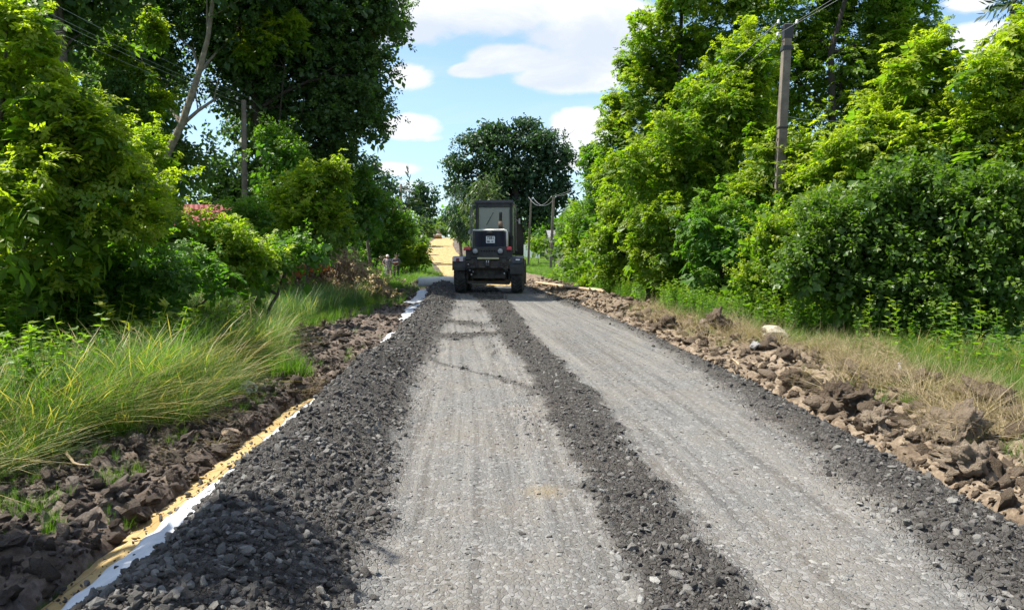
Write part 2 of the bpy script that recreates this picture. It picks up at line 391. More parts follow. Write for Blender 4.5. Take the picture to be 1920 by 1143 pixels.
def road_z(x, y, fine=True):
    lo, pile, mid, sh, band, line = loose_mask(x, y)
    xl, a = XL(y), A_(y); t = (x - xl) / (a - xl)
    hp = table([-12, 3, 9, 13, 17, 22, 28, 35], [.27, .28, .28, .13, .11, .17, .22, .22], 3)(y) * (1 + .7 * fbm(x * 1.3, y * .9, 71, 3))
    z = np.where(t < .40, sst(t, -.05, .40) * (hp + .10) - .10, hp * (1 - sst(t, .42, 1.12)))
    z = z * (x < a + .2)
    z = z + mid * (.028 + .05 * fbm(x * 3, y * 3, 73, 4, .6)) + .035 * np.clip(band, 0, 1) + .03 * line
    z = z + .26 * np.exp(-(((x + 2.6) / .50) ** 2 + ((y - 30.4) / 1.2) ** 2)) * (1 + .5 * fbm(x * 3, y * 3, 79, 3))
    ts = (x - D_(y)) / np.maximum(XR(y) - D_(y), .1)
    z = z + sh * .045 * np.exp(-((ts - .45) / .35) ** 2) - .13 * sst(ts, .72, 1.06)
    if fine:
        n = fbm(x * 9, y * 9, 81, 4, .65)
        z = z + lo * n * .045 + pile * fbm(x * 3.2, y * 3.2, 87, 3, .6) * .09 + (1 - lo) * n * .006
        cl = np.exp(-((x - B_(y) + .22) / .16) ** 2) * sst(y, 5.2, 6.5) * (1 - sst(y, 12, 15)) + np.exp(-((x - A_(y) - .15) / .14) ** 2) * sst(y, 5.5, 7) * .8 + np.exp(-((x - D_(y) + .02) / .12) ** 2) * .9
        z = z + cl * .017 * np.sign(np.sin((y + .35 * np.abs(x - B_(y))) * 2 * math.pi / .105)) * np.clip(1 + 2 * fbm(x * 2, y * 2, 83, 2), 0, 1)
        d1, idd, d2 = cells(x * 26, y * 26, 85)
        z = z + (1 - sst(d1, .1, .55)) * idd * (.003 + .016 * lo)
    return zt(y) + z
mr = bpy.data.materials.new('crushed_stone_road'); mr.use_nodes = True; T = NT(mr.node_tree)
co = T.node('ShaderNodeNewGeometry').outputs['Position']
lo = T.node('ShaderNodeAttribute', attribute_name='loose').outputs['Fac']
nA = T.node('ShaderNodeTexNoise', {'Vector': co, 'Scale': 1.1, 'Detail': 5.0, 'Roughness': .6}).outputs[0]
nS = T.node('ShaderNodeTexNoise', {'Vector': T.node('ShaderNodeMapping', {0: co, 3: (2.2, .25, 1)}).outputs[0], 'Scale': 3.0, 'Detail': 4.0}).outputs[0]
nB = T.node('ShaderNodeTexNoise', {'Vector': co, 'Scale': 60.0, 'Detail': 6.0, 'Roughness': .7}).outputs[0]
mp = T.node('ShaderNodeMapping', {0: co, 3: (1.0, .8, 1)}).outputs[0]
vo = T.node('ShaderNodeTexVoronoi', {'Vector': mp, 'Scale': 38.0}); vo2 = T.node('ShaderNodeTexVoronoi', {'Vector': mp, 'Scale': 38.0}, feature='DISTANCE_TO_EDGE')
vw = T.node('ShaderNodeTexVoronoi', {'Vector': mp, 'Scale': 13.0}); 
cid = T.node('ShaderNodeSeparateColor', {0: vo.outputs['Color']}).outputs[0]
comp = T.ramp(nB, [(.28, (.105, .102, .094)), (.5, (.172, .167, .155)), (.75, (.245, .24, .225))])
comp = T.mix(T.m('MULTIPLY', T.smooth(nA, .38, .66), .5), comp, (.215, .19, .155))
comp = T.mix(T.m('MULTIPLY', T.smooth(nS, .5, .68), .35), comp, (.115, .116, .118))
lane = T.node('ShaderNodeAttribute', attribute_name='lane').outputs['Fac']
tr_ = T.node('ShaderNodeTexNoise', {'Vector': T.node('ShaderNodeCombineXYZ', {0: T.m('MULTIPLY', lane, 9.0), 1: T.m('MULTIPLY', T.node('ShaderNodeSeparateXYZ', {0: co}).outputs[1], .13), 2: 0.0}).outputs[0], 'Scale': 1.0, 'Detail': 5.0, 'Roughness': .7}).outputs[0]
comp = T.mix(T.m('MULTIPLY', T.smooth(tr_, .47, .62), .75), comp, T.mix(1.0, comp, (.60, .58, .56), 'MULTIPLY'))
comp = T.mix(T.m('MULTIPLY', T.smooth(tr_, .46, .34), .6), comp, (.25, .235, .205))
comp = T.mix(T.m('MULTIPLY', T.smooth(cid, .74, .80), .45), comp, T.ramp(cid, [(.7, (.14, .143, .15)), (.85, (.27, .265, .25)), (1, (.36, .35, .33))]))
comp = T.mix(T.m('MULTIPLY', T.smooth(vo2.outputs[0], .035, .0), .30), comp, (.075, .072, .068))
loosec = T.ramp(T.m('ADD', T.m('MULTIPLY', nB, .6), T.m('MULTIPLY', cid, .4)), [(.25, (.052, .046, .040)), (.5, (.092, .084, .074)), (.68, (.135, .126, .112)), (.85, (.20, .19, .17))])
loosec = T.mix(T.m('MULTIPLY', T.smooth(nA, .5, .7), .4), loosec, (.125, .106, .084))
# a spill of yellow sand
ds = T.node('ShaderNodeVectorMath', {0: co, 1: (.20, 4.62, 0)}, operation='DISTANCE').outputs['Value']
comp = T.mix(T.m('MULTIPLY', T.smooth(T.m('ADD', ds, T.m('MULTIPLY', T.m('SUBTRACT', nA, .5), .3)), .20, .0), .42), comp, (.30, .22, .10))
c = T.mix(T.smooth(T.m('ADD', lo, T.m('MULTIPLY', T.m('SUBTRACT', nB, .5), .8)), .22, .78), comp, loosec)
bs = T.n['Principled BSDF']; T.l.new(c, bs.inputs['Base Color']); bs.inputs['Roughness'].default_value = .88; bs.inputs['Specular IOR Level'].default_value = .25
hh = T.m('ADD', T.m('MULTIPLY', nB, .8), T.m('MULTIPLY', T.smooth(vo2.outputs[0], .0, .16), .5))
T.l.new(T.node('ShaderNodeBump', {'Strength': T.m('ADD', .6, T.m('MULTIPLY', lo, .4)), 'Distance': T.m('ADD', .018, T.m('MULTIPLY', lo, .02)), 'Height': hh}).outputs[0], bs.inputs['Normal'])

ysr = np.concatenate([np.arange(-12, 2, .5), grow(2.0, 34.6, lambda t: max(.014, t * t / 1100.0))])
tt = np.linspace(0, 1, 360)
Yg = np.repeat(ysr[:, None], len(tt), 1)
edge = .06 * fbm(Yg * 2.5, Yg * 0, 91, 4) * 2
Xg = XL(Yg) + edge + (XR(Yg) - XL(Yg) + .08) * tt[None, :]
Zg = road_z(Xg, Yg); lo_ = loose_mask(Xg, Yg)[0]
V = np.stack([Xg, Yg, Zg], -1).reshape(-1, 3); nx, ny = len(tt), len(ysr)
i = np.arange(ny - 1)[:, None] * nx + np.arange(nx - 1)[None, :]
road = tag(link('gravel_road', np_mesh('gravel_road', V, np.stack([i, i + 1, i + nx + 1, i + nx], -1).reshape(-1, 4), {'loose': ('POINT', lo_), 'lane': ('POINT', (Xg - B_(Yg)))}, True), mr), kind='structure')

# stones -------------------------------------------------------------
def rock_mesh(name, sub, seed, flat=.6, rough=.25, cuts=5, smooth=False):
    bm = bmesh.new(); bmesh.ops.create_icosphere(bm, subdivisions=sub, radius=1)
    q = random.Random(seed)
    planes = [(Vector((q.gauss(0, 1), q.gauss(0, 1), q.gauss(0, 1))).normalized(), q.uniform(.45, .85)) for _ in range(cuts)]
    off = Vector((q.uniform(0, 50), q.uniform(0, 50), q.uniform(0, 50)))
    from mathutils import noise as N_
    sx, sy = q.uniform(.8, 1.25), q.uniform(.65, 1.0)
    for v_ in bm.verts:
        p = v_.co.copy()
        for n_, d_ in planes:
            t_ = p.dot(n_) - d_
            if t_ > 0: p -= n_ * t_
        p *= 1 + rough * N_.noise(p * 1.6 + off) + rough * .5 * N_.noise(p * 4.1 + off)
        if smooth: p *= 1 + .55 * rough * N_.noise(p * 8.0 + off)
        v_.co = Vector((p.x * sx, p.y * sy, p.z * flat))
    me = bpy.data.meshes.new(name); bm.to_mesh(me); bm.free()
    me.polygons.foreach_set('use_smooth', [smooth] * len(me.polygons)); return me
def stone_mat(name, stops, rough=.8, bump=.5, attr='tone'):
    m_ = bpy.data.materials.new(name); m_.use_nodes = True; T = NT(m_.node_tree)
    oi = T.node('ShaderNodeObjectInfo').outputs['Random']
    co = T.node('ShaderNodeTexCoord').outputs['Object']
    nz = T.node('ShaderNodeTexNoise', {'Vector': co, 'Scale': 2.3, 'Detail': 5.0, 'Roughness': .65}).outputs[0]
    c = T.ramp(T.m('ADD', T.m('MULTIPLY', oi, .75), T.m('MULTIPLY', nz, .35)), stops)
    bs = T.n['Principled BSDF']; T.l.new(c, bs.inputs['Base Color']); bs.inputs['Roughness'].default_value = rough; bs.inputs['Specular IOR Level'].default_value = .18
    T.l.new(T.node('ShaderNodeBump', {'Strength': bump, 'Distance': .15, 'Height': T.node('ShaderNodeTexNoise', {'Vector': co, 'Scale': 5.0, 'Detail': 6.0, 'Roughness': .7}).outputs[0]}).outputs[0], bs.inputs['Normal'])
    MATS[name] = m_; return m_
m_dark = stone_mat('dark_crushed_stone', [(.1, (.042, .038, .034)), (.45, (.080, .074, .067)), (.75, (.135, .128, .117)), (1, (.26, .25, .225))])
m_pale = stone_mat('pale_crushed_stone', [(.1, (.12, .12, .12)), (.4, (.19, .187, .178)), (.75, (.28, .275, .255)), (1, (.34, .33, .30))])

def scatter(name, tpls, pts, rots, scl, idx, parent=None, kind='stuff', label=None, cat=None):
    me = bpy.data.meshes.new(name); n = len(pts)
    me.vertices.add(n); me.vertices.foreach_set('co', np.ascontiguousarray(pts, np.float32).ravel())
    for an, ty, arr in (('rot', 'FLOAT_VECTOR', rots), ('scl', 'FLOAT_VECTOR', scl)):
        at = me.attributes.new(an, ty, 'POINT'); at.data.foreach_set('vector', np.ascontiguousarray(arr, np.float32).ravel())
    at = me.attributes.new('pick', 'INT', 'POINT'); at.data.foreach_set('value', np.ascontiguousarray(idx, np.int32))
    o = link(name, me, None, parent); tag(o, label, cat, kind=kind)
    g = bpy.data.node_groups.new(name, 'GeometryNodeTree')
    g.interface.new_socket('Geometry', in_out='INPUT', socket_type='NodeSocketGeometry'); g.interface.new_socket('Geometry', in_out='OUTPUT', socket_type='NodeSocketGeometry')
    gi = g.nodes.new('NodeGroupInput'); go = g.nodes.new('NodeGroupOutput'); ip = g.nodes.new('GeometryNodeInstanceOnPoints'); jn = g.nodes.new('GeometryNodeJoinGeometry')
    for t_ in tpls[::-1]:
        ob = bpy.data.objects.get('tpl_' + t_.name) or bpy.data.objects.new('tpl_' + t_.name, t_)
        oi = g.nodes.new('GeometryNodeObjectInfo'); oi.inputs['Object'].default_value = ob; oi.inputs['As Instance'].default_value = False
        ti = g.nodes.new('GeometryNodeGeometryToInstance'); g.links.new(oi.outputs['Geometry'], ti.inputs[0]); g.links.new(ti.outputs[0], jn.inputs[0])
    def na(an, dt):
        a = g.nodes.new('GeometryNodeInputNamedAttribute'); a.data_type = dt; a.inputs[0].default_value = an; return a.outputs[0]
    g.links.new(gi.outputs[0], ip.inputs['Points']); g.links.new(jn.outputs[0], ip.inputs['Instance']); ip.inputs['Pick Instance'].default_value = True
    g.links.new(na('pick', 'INT'), ip.inputs['Instance Index'])
    er = g.nodes.new('FunctionNodeEulerToRotation'); g.links.new(na('rot', 'FLOAT_VECTOR'), er.inputs[0]); g.links.new(er.outputs[0], ip.inputs['Rotation'])
    g.links.new(na('scl', 'FLOAT_VECTOR'), ip.inputs['Scale']); g.links.new(ip.outputs[0], go.inputs[0])
    md = o.modifiers.new('scatter', 'NODES'); md.node_group = g
    return o

dk = [rock_mesh('stone_dark_%d' % k, 2 if k < 3 else 1, 100 + k, [.55, .7, .45, .6, .8][k], .3, 7) for k in range(5)]
pk = [rock_mesh('stone_pale_%d' % k, 1, 130 + k, [.35, .5, .3, .45][k], .3, 6) for k in range(4)]
for q in dk: q.materials.append(m_dark)
for q in pk: q.materials.append(m_pale)
def sample_pts(n, y0, y1, lo_fn, hi_fn, power=1.0):
    """more per square metre near the camera, as far stones merge"""
    t = R.random(n); y = (y0 ** (1 - power) + t * (y1 ** (1 - power) - y0 ** (1 - power))) ** (1 / (1 - power)) if power != 1 else y0 * (y1 / y0) ** t
    return lo_fn(y) + R.random(n) * (hi_fn(y) - lo_fn(y)), y
def stones_on(name, tpls, x, y, zf, s, sink=.25, tilt=.7, flatten=None, parent=None):
    n = len(x); z = zf(x, y) + s * (0.35 - sink)
    rots = np.stack([R.normal(0, tilt, n), R.normal(0, tilt, n), R.random(n) * 6.28], -1)
    sc = np.stack([s, s * R.uniform(.7, 1, n), s * R.uniform(.7, 1.1, n)], -1)
    return scatter(name, tpls, np.stack([x, y, z], -1), rots, sc, R.integers(0, len(tpls), n), parent)
# windrow, middle ridge and shoulder
xa, ya = sample_pts(120000, 2.2, 34, XL, XR, 1.35)
k = loose_mask(xa, ya)[0] > R.uniform(.12, .97, len(xa)); xa, ya = xa[k], ya[k]
ld = loose_mask(xa, ya); pile_ = ld[1]
keep = R.random(len(xa)) < np.where(pile_ > .5, .50, .52); xa, ya, pile_ = xa[keep], ya[keep], pile_[keep]
s = np.exp(R.normal(math.log(.0078), .66, len(xa))) * np.where(pile_ > .5, 1.3, .85) * (1 + ya * .035); s = np.clip(s, .0035, .034 + .0004 * ya)
s = np.where((xa > D_(ya)) , s * 1.15, s)
stones_on('loose_gravel', dk, xa, ya, road_z, s, .18, .6)
# pebbles pressed into the rolled lanes
xb, yb = sample_pts(24000, 2.2, 30, XL, XR, 1.5)
k = loose_mask(xb, yb)[0] < .5; xb, yb = xb[k], yb[k]
s = np.clip(np.exp(R.normal(math.log(.0075), .5, len(xb))) * (1 + yb * .03), .003, .026)
stones_on('rolled_pebbles', pk + [dk[3]], xb, yb, road_z, s, .36, .12)
# stones spilled over the fabric, the sand and the lanes' edges
xc, yc = sample_pts(2600, 2.3, 32, lambda y: XL(y) - .34, lambda y: XL(y) + .08, 1.3)
s = np.clip(np.exp(R.normal(math.log(.008), .5, len(xc))), .003, .028) * (1 + yc * .03)
kk = R.random(len(xc)) < np.clip((xc - XL(yc) + .36) * 2.2, .12, 1); stones_on('spilled_gravel', dk, xc[kk], yc[kk], lambda x, y: sand_z(x, y) + .012 + .05 * (x > XL(y) - .03), s[kk], .2, .5)
# big stones that can be picked out one by one
def big_stones(n, meshes, zf, lo_fn, hi_fn, y0, y1, s0, s1, parent, name, pw=1.2, cond=None, tilt=.5, sink=.2):
    x, y = sample_pts(n * 3, y0, y1, lo_fn, hi_fn, pw)
    if cond is not None: kk = cond(x, y); x, y = x[kk], y[kk]
    x, y = x[:n], y[:n]; z = zf(x, y); out = []
    for a, b, c_ in zip(x, y, z):
        s_ = (s0 + (s1 - s0) * R.random() ** 2.2)
        out.append(link(name, meshes[R.integers(0, len(meshes))], None, parent, (a, b, c_ + s_ * (.35 - sink)), (R.normal(0, tilt), R.normal(0, tilt), R.random() * 6.28), (s_, s_ * R.uniform(.7, 1), s_ * R.uniform(.8, 1.1))))
    return out
bigd = dk[:3]
big_stones(190, bigd, road_z, lambda y: XL(y) + .05, lambda y: A_(y) + .05, 2.6, 12, .020, .048, road, 'stone')
big_stones(50, bigd + pk[:2], road_z, B_, C_, 2.8, 9, .020, .038, road, 'stone', tilt=.25)
big_stones(40, pk, road_z, lambda y: A_(y) + .1, lambda y: B_(y), 2.8, 6, .016, .026, road, 'stone', tilt=.1, sink=.3)
# ------------------------------------------------------------------ leaves, trees, shrubs
NL = 0
def leaflet(b, d, n, l, w_, fold):
    """one leaf as two halves folded along its midrib: base, side, tip, side"""
    d = d / np.linalg.norm(d); n = n - d * n.dot(d); n = n / np.linalg.norm(n); s_ = np.cross(d, n)
    m_ = b + d * l * .45
    return [b, m_ + s_ * w_ * .5 + n * fold * w_, b + d * l, m_ - s_ * w_ * .5 + n * fold * w_]
def spray(kind, seed):
    q = np.random.default_rng(seed); out = []
    up = np.array([0, 0, 1.0])
    if kind == 'ash':
        for c_ in range(3):
            a = (c_ - 1) * .75 + q.normal(0, .2); d = np.array([math.cos(a), math.sin(a), q.normal(-.1, .25)]); d /= np.linalg.norm(d)
            side = np.cross(up, d); L = 1.7
            for k_, (t, sg) in enumerate([(.45, 1), (.5, -1), (.85, 1), (.9, -1), (1.0, 0)]):
                p = d * L * t * .9 + np.array([0, 0, -.28 * t * t]); dd = d * (.45 if sg else 1) + side * sg * .9 + up * q.normal(-.35, .2)
                out.append(leaflet(p, dd, up + q.normal(0, .25, 3), q.uniform(.85, 1.2), q.uniform(.48, .62), .10))
    elif kind == 'round':
        for k_ in range(10):
            t = k_ / 9; a = k_ * 2.4 + q.normal(0, .3); p = np.array([t * 2.2 - .2, .25 * math.sin(a), .2 * math.cos(a)])
            out.append(leaflet(p, np.array([.5, math.sin(a), .6 * math.cos(a) - .3]), up + q.normal(0, .55, 3), q.uniform(.8, 1.15), q.uniform(.6, .8), .08))
    elif kind == 'willow':
        for k_ in range(12):
            t = k_ / 11; a = k_ * 2.4; p = np.array([t * 1.2, .2 * math.sin(a), -t * 2.0])
            out.append(leaflet(p, np.array([.4 + .4 * math.sin(a), .5 * math.cos(a), -1.0]), q.normal(0, 1, 3), q.uniform(1.0, 1.4), .28, .05))
    elif kind == 'needle':
        for k_ in range(14):
            t = k_ / 13; sg = 1 if k_ % 2 else -1; p = np.array([t * 2.4, 0, -.25 * t * t])
            out.append(leaflet(p, np.array([.8, sg * .8, -.35 + q.normal(0, .3)]), up + q.normal(0, .5, 3), 1.0, .34, .02))
    elif kind == 'clump':      # a knot of foliage of a far tree
        for k_ in range(12):
            p = q.normal(0, .75, 3); d = q.normal(0, 1, 3); d[2] -= .2
            out.append(leaflet(p, d, up + q.normal(0, .6, 3), q.uniform(.8, 1.3), q.uniform(.6, .85), .1))
    return np.array(out)
SPR = {k_: [spray(k_, 40 + 7 * i_) for i_ in range(5)] for k_ in ('ash', 'round', 'willow', 'needle', 'clump')}

def foliage(name, lobes, kind, size, dens, m_, parent, seed=0, tipf=.3, droop=.15, shell=.45, cs=.40, gaps=.0):
    """sprays of leaves gathered in clumps over the outer part of every lobe (centre, radii)"""
    global NL
    q = np.random.default_rng(seed + 900); sprs = SPR[kind]; nl = len(sprs[0])
    pos = []; outw = []; tips = []; cl = []; big = []
    for (c_, r_) in lobes:
        c_ = np.array(c_, float); r_ = np.array(r_, float)
        ar = math.pi * r_[0] * r_[2]; rm = (r_[0] * r_[1] * r_[2]) ** (1 / 3)
        ns = max(8, int(1.12 * dens * ar / (nl * .42 * size * size)))
        nc = max(6, int(ns / 34)); u_ = q.normal(0, 1, (nc, 3)); u_ /= np.linalg.norm(u_, axis=1)[:, None]; u_[:, 2] = np.where(u_[:, 2] < -.35, -u_[:, 2] * .8, u_[:, 2])
        rad = shell + (1.02 - shell) * q.random(nc) ** .55
        rad *= 1 + .38 * (vn(u_[:, 0] * 2.2 + c_[0], u_[:, 2] * 2.2 + u_[:, 1] * 3, seed) - .5) * 2
        cc_ = u_ * rad[:, None]
        wi = q.integers(0, nc, ns); pp = cc_[wi] + np.clip(q.normal(0, 1, (ns, 3)), -2, 2) * np.array([1, 1, .8]) * (cs * min(1.1, .6 + .4 / max(rm, .3)))
        ni = int(ns * .16); inn = np.arange(ns) < ni; ui = q.normal(0, 1, (ni, 3)); ui *= (.78 * q.random(ni) ** .4 / np.linalg.norm(ui, axis=1))[:, None]; pp[:ni] = ui; big.append(np.where(inn, 2.1, 1.0))
        if size < .14: pp[:, :2] *= np.clip(1 - .22 * pp[:, 2:3], .25, 1.3); pp[:, 2] = np.where(pp[:, 2] > 0, pp[:, 2] * 1.15, pp[:, 2])
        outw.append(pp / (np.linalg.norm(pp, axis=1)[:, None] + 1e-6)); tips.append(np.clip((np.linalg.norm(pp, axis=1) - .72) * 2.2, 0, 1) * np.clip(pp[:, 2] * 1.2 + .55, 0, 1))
        pos.append(c_ + pp * r_); cl.append(q.random(nc)[wi])
    if kind in ('ash', 'round') and size < .14:          # leading shoots that stand out of the crown
        for (c_, r_) in lobes:
            c_ = np.array(c_, float); r_ = np.array(r_, float); rm = (r_[0] * r_[1] * r_[2]) ** (1 / 3); ks = int(3 + 12 * rm)
            u_ = q.normal(0, 1, (ks, 3)); u_ /= np.linalg.norm(u_, axis=1)[:, None]; u_[:, 2] = np.abs(u_[:, 2]) * .9 - .1
            dr = u_ * .75 + np.array([0, 0, .55]) + q.normal(0, .2, (ks, 3)); ln = (.20 * rm + .26) * q.uniform(.5, 1.4, ks)
            for j in range(6):
                pos.append(c_ + u_ * r_ * .92 + dr * (ln * j / 5)[:, None]); outw.append(dr / np.linalg.norm(dr, axis=1)[:, None] * .5 + q.normal(0, .5, (ks, 3))); tips.append(np.full(ks, .35 + .13 * j)); cl.append(np.full(ks, .6)); big.append(np.full(ks, 1.0 - .08 * j))
    pos = np.concatenate(pos); outw = np.concatenate(outw); tips = np.concatenate(tips); cl = np.concatenate(cl); big = np.concatenate(big); n = len(pos)
    gz = ground_z(pos[:, 0], pos[:, 1], False); k_ = pos[:, 2] > gz + .03
    pos, outw, tips, cl = pos[k_], outw[k_], tips[k_], cl[k_]; big = big[k_]; n = len(pos)
    d = outw * .9 + q.normal(0, .55, (n, 3)); d[:, 2] = d[:, 2] * .55 - droop; d /= np.linalg.norm(d, axis=1)[:, None]
    up = outw * .55 + np.array([0, 0, .9]) + q.normal(0, .28, (n, 3)); up -= d * (up * d).sum(1)[:, None]; up /= np.linalg.norm(up, axis=1)[:, None]
    sd_ = np.cross(up, d); M = np.stack([d, sd_, up], -1)           # columns are the spray's axes
    which = q.integers(0, len(sprs), n); sc = size * 1.22 * big * q.uniform(.78, 1.25, n)
    out = np.empty((n, nl, 4, 3), np.float32)
    for i_, sp in enumerate(sprs):
        s_ = which == i_
        if s_.any(): out[s_] = np.einsum('nij,lvj->nlvi', M[s_], sp) * sc[s_][:, None, None, None] + pos[s_][:, None, None, :]
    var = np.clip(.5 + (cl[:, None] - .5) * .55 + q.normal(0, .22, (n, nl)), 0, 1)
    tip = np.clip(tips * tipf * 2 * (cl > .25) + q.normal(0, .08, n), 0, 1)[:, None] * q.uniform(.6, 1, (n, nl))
    V = out.reshape(-1, 3); Fc = np.arange(len(V), dtype=np.int32).reshape(-1, 4); NL += len(Fc)
    me = np_mesh(name, V, Fc, {'var': ('FACE', var.ravel()), 'tip': ('FACE', tip.ravel())})
    return link(name, me, m_, parent)

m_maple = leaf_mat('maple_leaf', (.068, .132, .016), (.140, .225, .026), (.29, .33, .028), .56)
m_shade = leaf_mat('poplar_leaf', (.034, .074, .030), (.076, .135, .046), (.16, .24, .04), .46)  # paler tips on upper outer leaves also stand in for lit clumps
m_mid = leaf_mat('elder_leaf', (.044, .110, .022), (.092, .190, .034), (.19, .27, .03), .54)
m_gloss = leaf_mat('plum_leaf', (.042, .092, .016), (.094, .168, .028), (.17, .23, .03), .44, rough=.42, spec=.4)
m_oak = leaf_mat('oak_leaf', (.020, .050, .026), (.048, .092, .042), None, .3)  # bluish tint in the leaf colour stands in for distance haze
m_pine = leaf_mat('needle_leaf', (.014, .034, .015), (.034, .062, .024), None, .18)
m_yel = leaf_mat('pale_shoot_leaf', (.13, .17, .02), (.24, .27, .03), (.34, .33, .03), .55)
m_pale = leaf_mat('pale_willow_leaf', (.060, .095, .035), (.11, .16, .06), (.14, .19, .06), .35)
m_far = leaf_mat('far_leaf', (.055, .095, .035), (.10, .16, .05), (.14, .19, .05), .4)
m_bark = mat('grey_brown_bark', (.055, .045, .036), .95, col2=(.14, .12, .10), nscale=9, bump=1.0, bscale=26)
m_palebark = mat('pale_bark', (.16, .13, .10), .9, col2=(.30, .26, .21), nscale=7, bump=.8, bscale=22)
m_darkbark = mat('dark_bark', (.022, .018, .015), .95, col2=(.05, .042, .035), nscale=9, bump=1.0)
m_twig = mat('dry_twig', (.19, .12, .078), .9, col2=(.42, .30, .20), nscale=11)

def curve_pts(a, b, n=6, bend=.12, q=rnd):
    a, b = Vector(a), Vector(b); L = (b - a).length
    o = Vector((q.uniform(-1, 1), q.uniform(-1, 1), q.uniform(-.3, 1))) * L * bend; pts = []
    for i_ in range(n):
        t = i_ / (n - 1); pts.append(a.lerp(b, t) + o * math.sin(math.pi * t) + Vector((q.uniform(-1, 1), q.uniform(-1, 1), 0)) * L * .012 * (0 < i_ < n - 1))
    return pts
def px_lobes(D, lst):
    out = []
    for l_ in lst:
        px, py, rx, ry = l_[:4]; d_ = D + (l_[4] if len(l_) > 4 else 0)
        out.append((tuple(P(px, py, d_)), (rx * d_ / 1400, max(rx, ry) * d_ / 1400 * .85, ry * d_ / 1400)))
    return out
def gz1(x, y): return float(ground_z(np.array([x]), np.array([y]), False)[0])

def tree(name, label, cat, base, lobes, kind, size, dens, m_, tr=.2, bark=None, path=None, seed=0, group=None, limbs=2, tipf=.3, droop=.15, shell=.42, cs=.40):
    q = random.Random(seed + 5); x, y = base; z = gz1(x, y)
    main = lobes
    if kind in ('ash', 'round'):                        # break every mass into a core and ragged bulges
        lobes = []
        for (c_, r_) in main:
            lobes.append((c_, (r_[0] * .90, r_[1] * .9, r_[2] * .90)))
            for _ in range(3):
                th = q.uniform(.15, 2.99); f_ = q.uniform(.20, .34); dp = q.uniform(-.85, .3)
                lobes.append(((c_[0] + r_[0] * math.cos(th) * .80, c_[1] + r_[1] * dp, c_[2] + r_[2] * (math.sin(th) * .75 - .05)), (r_[0] * f_, r_[1] * f_, r_[2] * f_ * q.uniform(1.6, 2.6))))
    root = tag(empty(name, (x, y, z)), label, cat, group)
    inv = Vector((-x, -y, -z)); b = MB(); bark = bark or m_bark
    top = max(lobes, key=lambda l_: l_[0][2])[0]
    if path: tp = [Vector(p) + inv for p in path]
    else: tp = curve_pts((0, 0, -.15), Vector(top) + inv, 7, .05, q)
    n = len(tp); b.tube(tp, [tr * (1.35 if i_ == 0 else 1 - .82 * i_ / (n - 1)) for i_ in range(n)], 10)
    for (c_, r_) in main:
        c_ = Vector(c_) + inv
        j = min(range(n), key=lambda i_: abs(tp[i_].z - (c_.z - .8 * max(r_[0], (c_ - tp[i_]).xy.length * .6))))
        lr = tr * (1 - .82 * j / (n - 1)) * .5 + .008
        pts = curve_pts(tp[j], c_, 5, .10, q); b.tube(pts, [lr * (1 - .7 * i_ / 4) for i_ in range(5)], 6, cap=False)
        for k_ in range(limbs * 2):
            e = c_ + Vector((q.gauss(0, .6) * r_[0], q.gauss(0, .6) * r_[1], q.uniform(-.2, .85) * r_[2]))
            pp = curve_pts(pts[q.randint(1, 4)], e, 4, .15, q); b.tube(pp, [lr * .4, lr * .28, lr * .16, .004], 4, cap=False)
    b.build('trunk', bark, root)
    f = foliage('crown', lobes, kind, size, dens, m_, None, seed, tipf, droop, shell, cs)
    f.data.transform(Matrix.Translation(inv)); f.parent = root
    return root

def PX(px, D): return (px - 960) * D / 1400
T_ = tree
# ---- left side of the road, near to far
T_('young_maple', 'bright yellow green young maple filling the left edge beside the tall grass', 'tree', (PX(-60, 9.5), 10.2),
   px_lobes(9.2, [(20, 95, 62, 70), (60, 200, 95, 80), (10, 300, 120, 110), (120, 330, 110, 90, .3), (170, 270, 60, 60, .3), (60, 440, 150, 90), (190, 430, 110, 80, .5), (245, 350, 60, 50, .8), (60, 545, 130, 50, .3)]),
   'ash', .075, 2.2, m_maple, .07, seed=1, tipf=.62, droop=.25)
T_('maple_shrub', 'green maple shrub with drooping leaves behind the tallest grass', 'shrub', (PX(320, 13.5), 14),
   px_lobes(13, [(270, 420, 80, 55), (390, 478, 80, 45), (330, 480, 120, 55), (220, 490, 100, 55), (440, 490, 70, 45), (280, 330, 50, 60)]), 'ash', .085, 2.2, m_maple, .05, seed=2, tipf=.35, droop=.25)
T_('maple_shrub', 'low dark green shrub at the foot of the trees behind seeding grass', 'shrub', (PX(190, 10.5), 11),
   px_lobes(10.6, [(90, 560, 110, 45), (190, 540, 100, 50), (280, 540, 90, 45), (360, 530, 80, 40, .8)]), 'ash', .07, 2.2, m_mid, .04, seed=3, tipf=.15)
pa = [P(112, 440, 21), P(114, 300, 21), P(118, 130, 21), P(108, 0, 21), P(104, -110, 21), P(100, -260, 21)]; pa.insert(0, Vector((PX(112, 21), 21, gz1(PX(112, 21), 21) - .1)))
T_('poplar', 'tall poplar with a thick brown trunk at upper left edge', 'tree', (PX(112, 21), 21),
   px_lobes(21, [(40, 40, 110, 80, 1.5), (160, 60, 100, 70, 1.5), (90, -80, 190, 110), (-40, 130, 110, 100, 2), (200, 210, 80, 55, 2.5), (60, -230, 170, 120), (230, -60, 110, 90)]), 'round', .115, 1.7, m_shade, .24, m_bark, pa, 4, 'tall dark poplars left of the road', tipf=.12)
pc = [Vector((PX(285, 27), 27, gz1(PX(285, 27), 27) - .1)), P(288, 390, 27), P(302, 310, 27), P(340, 235, 27), P(372, 140, 27), P(390, 70, 27), P(402, -20, 27), P(410, -160, 27)]
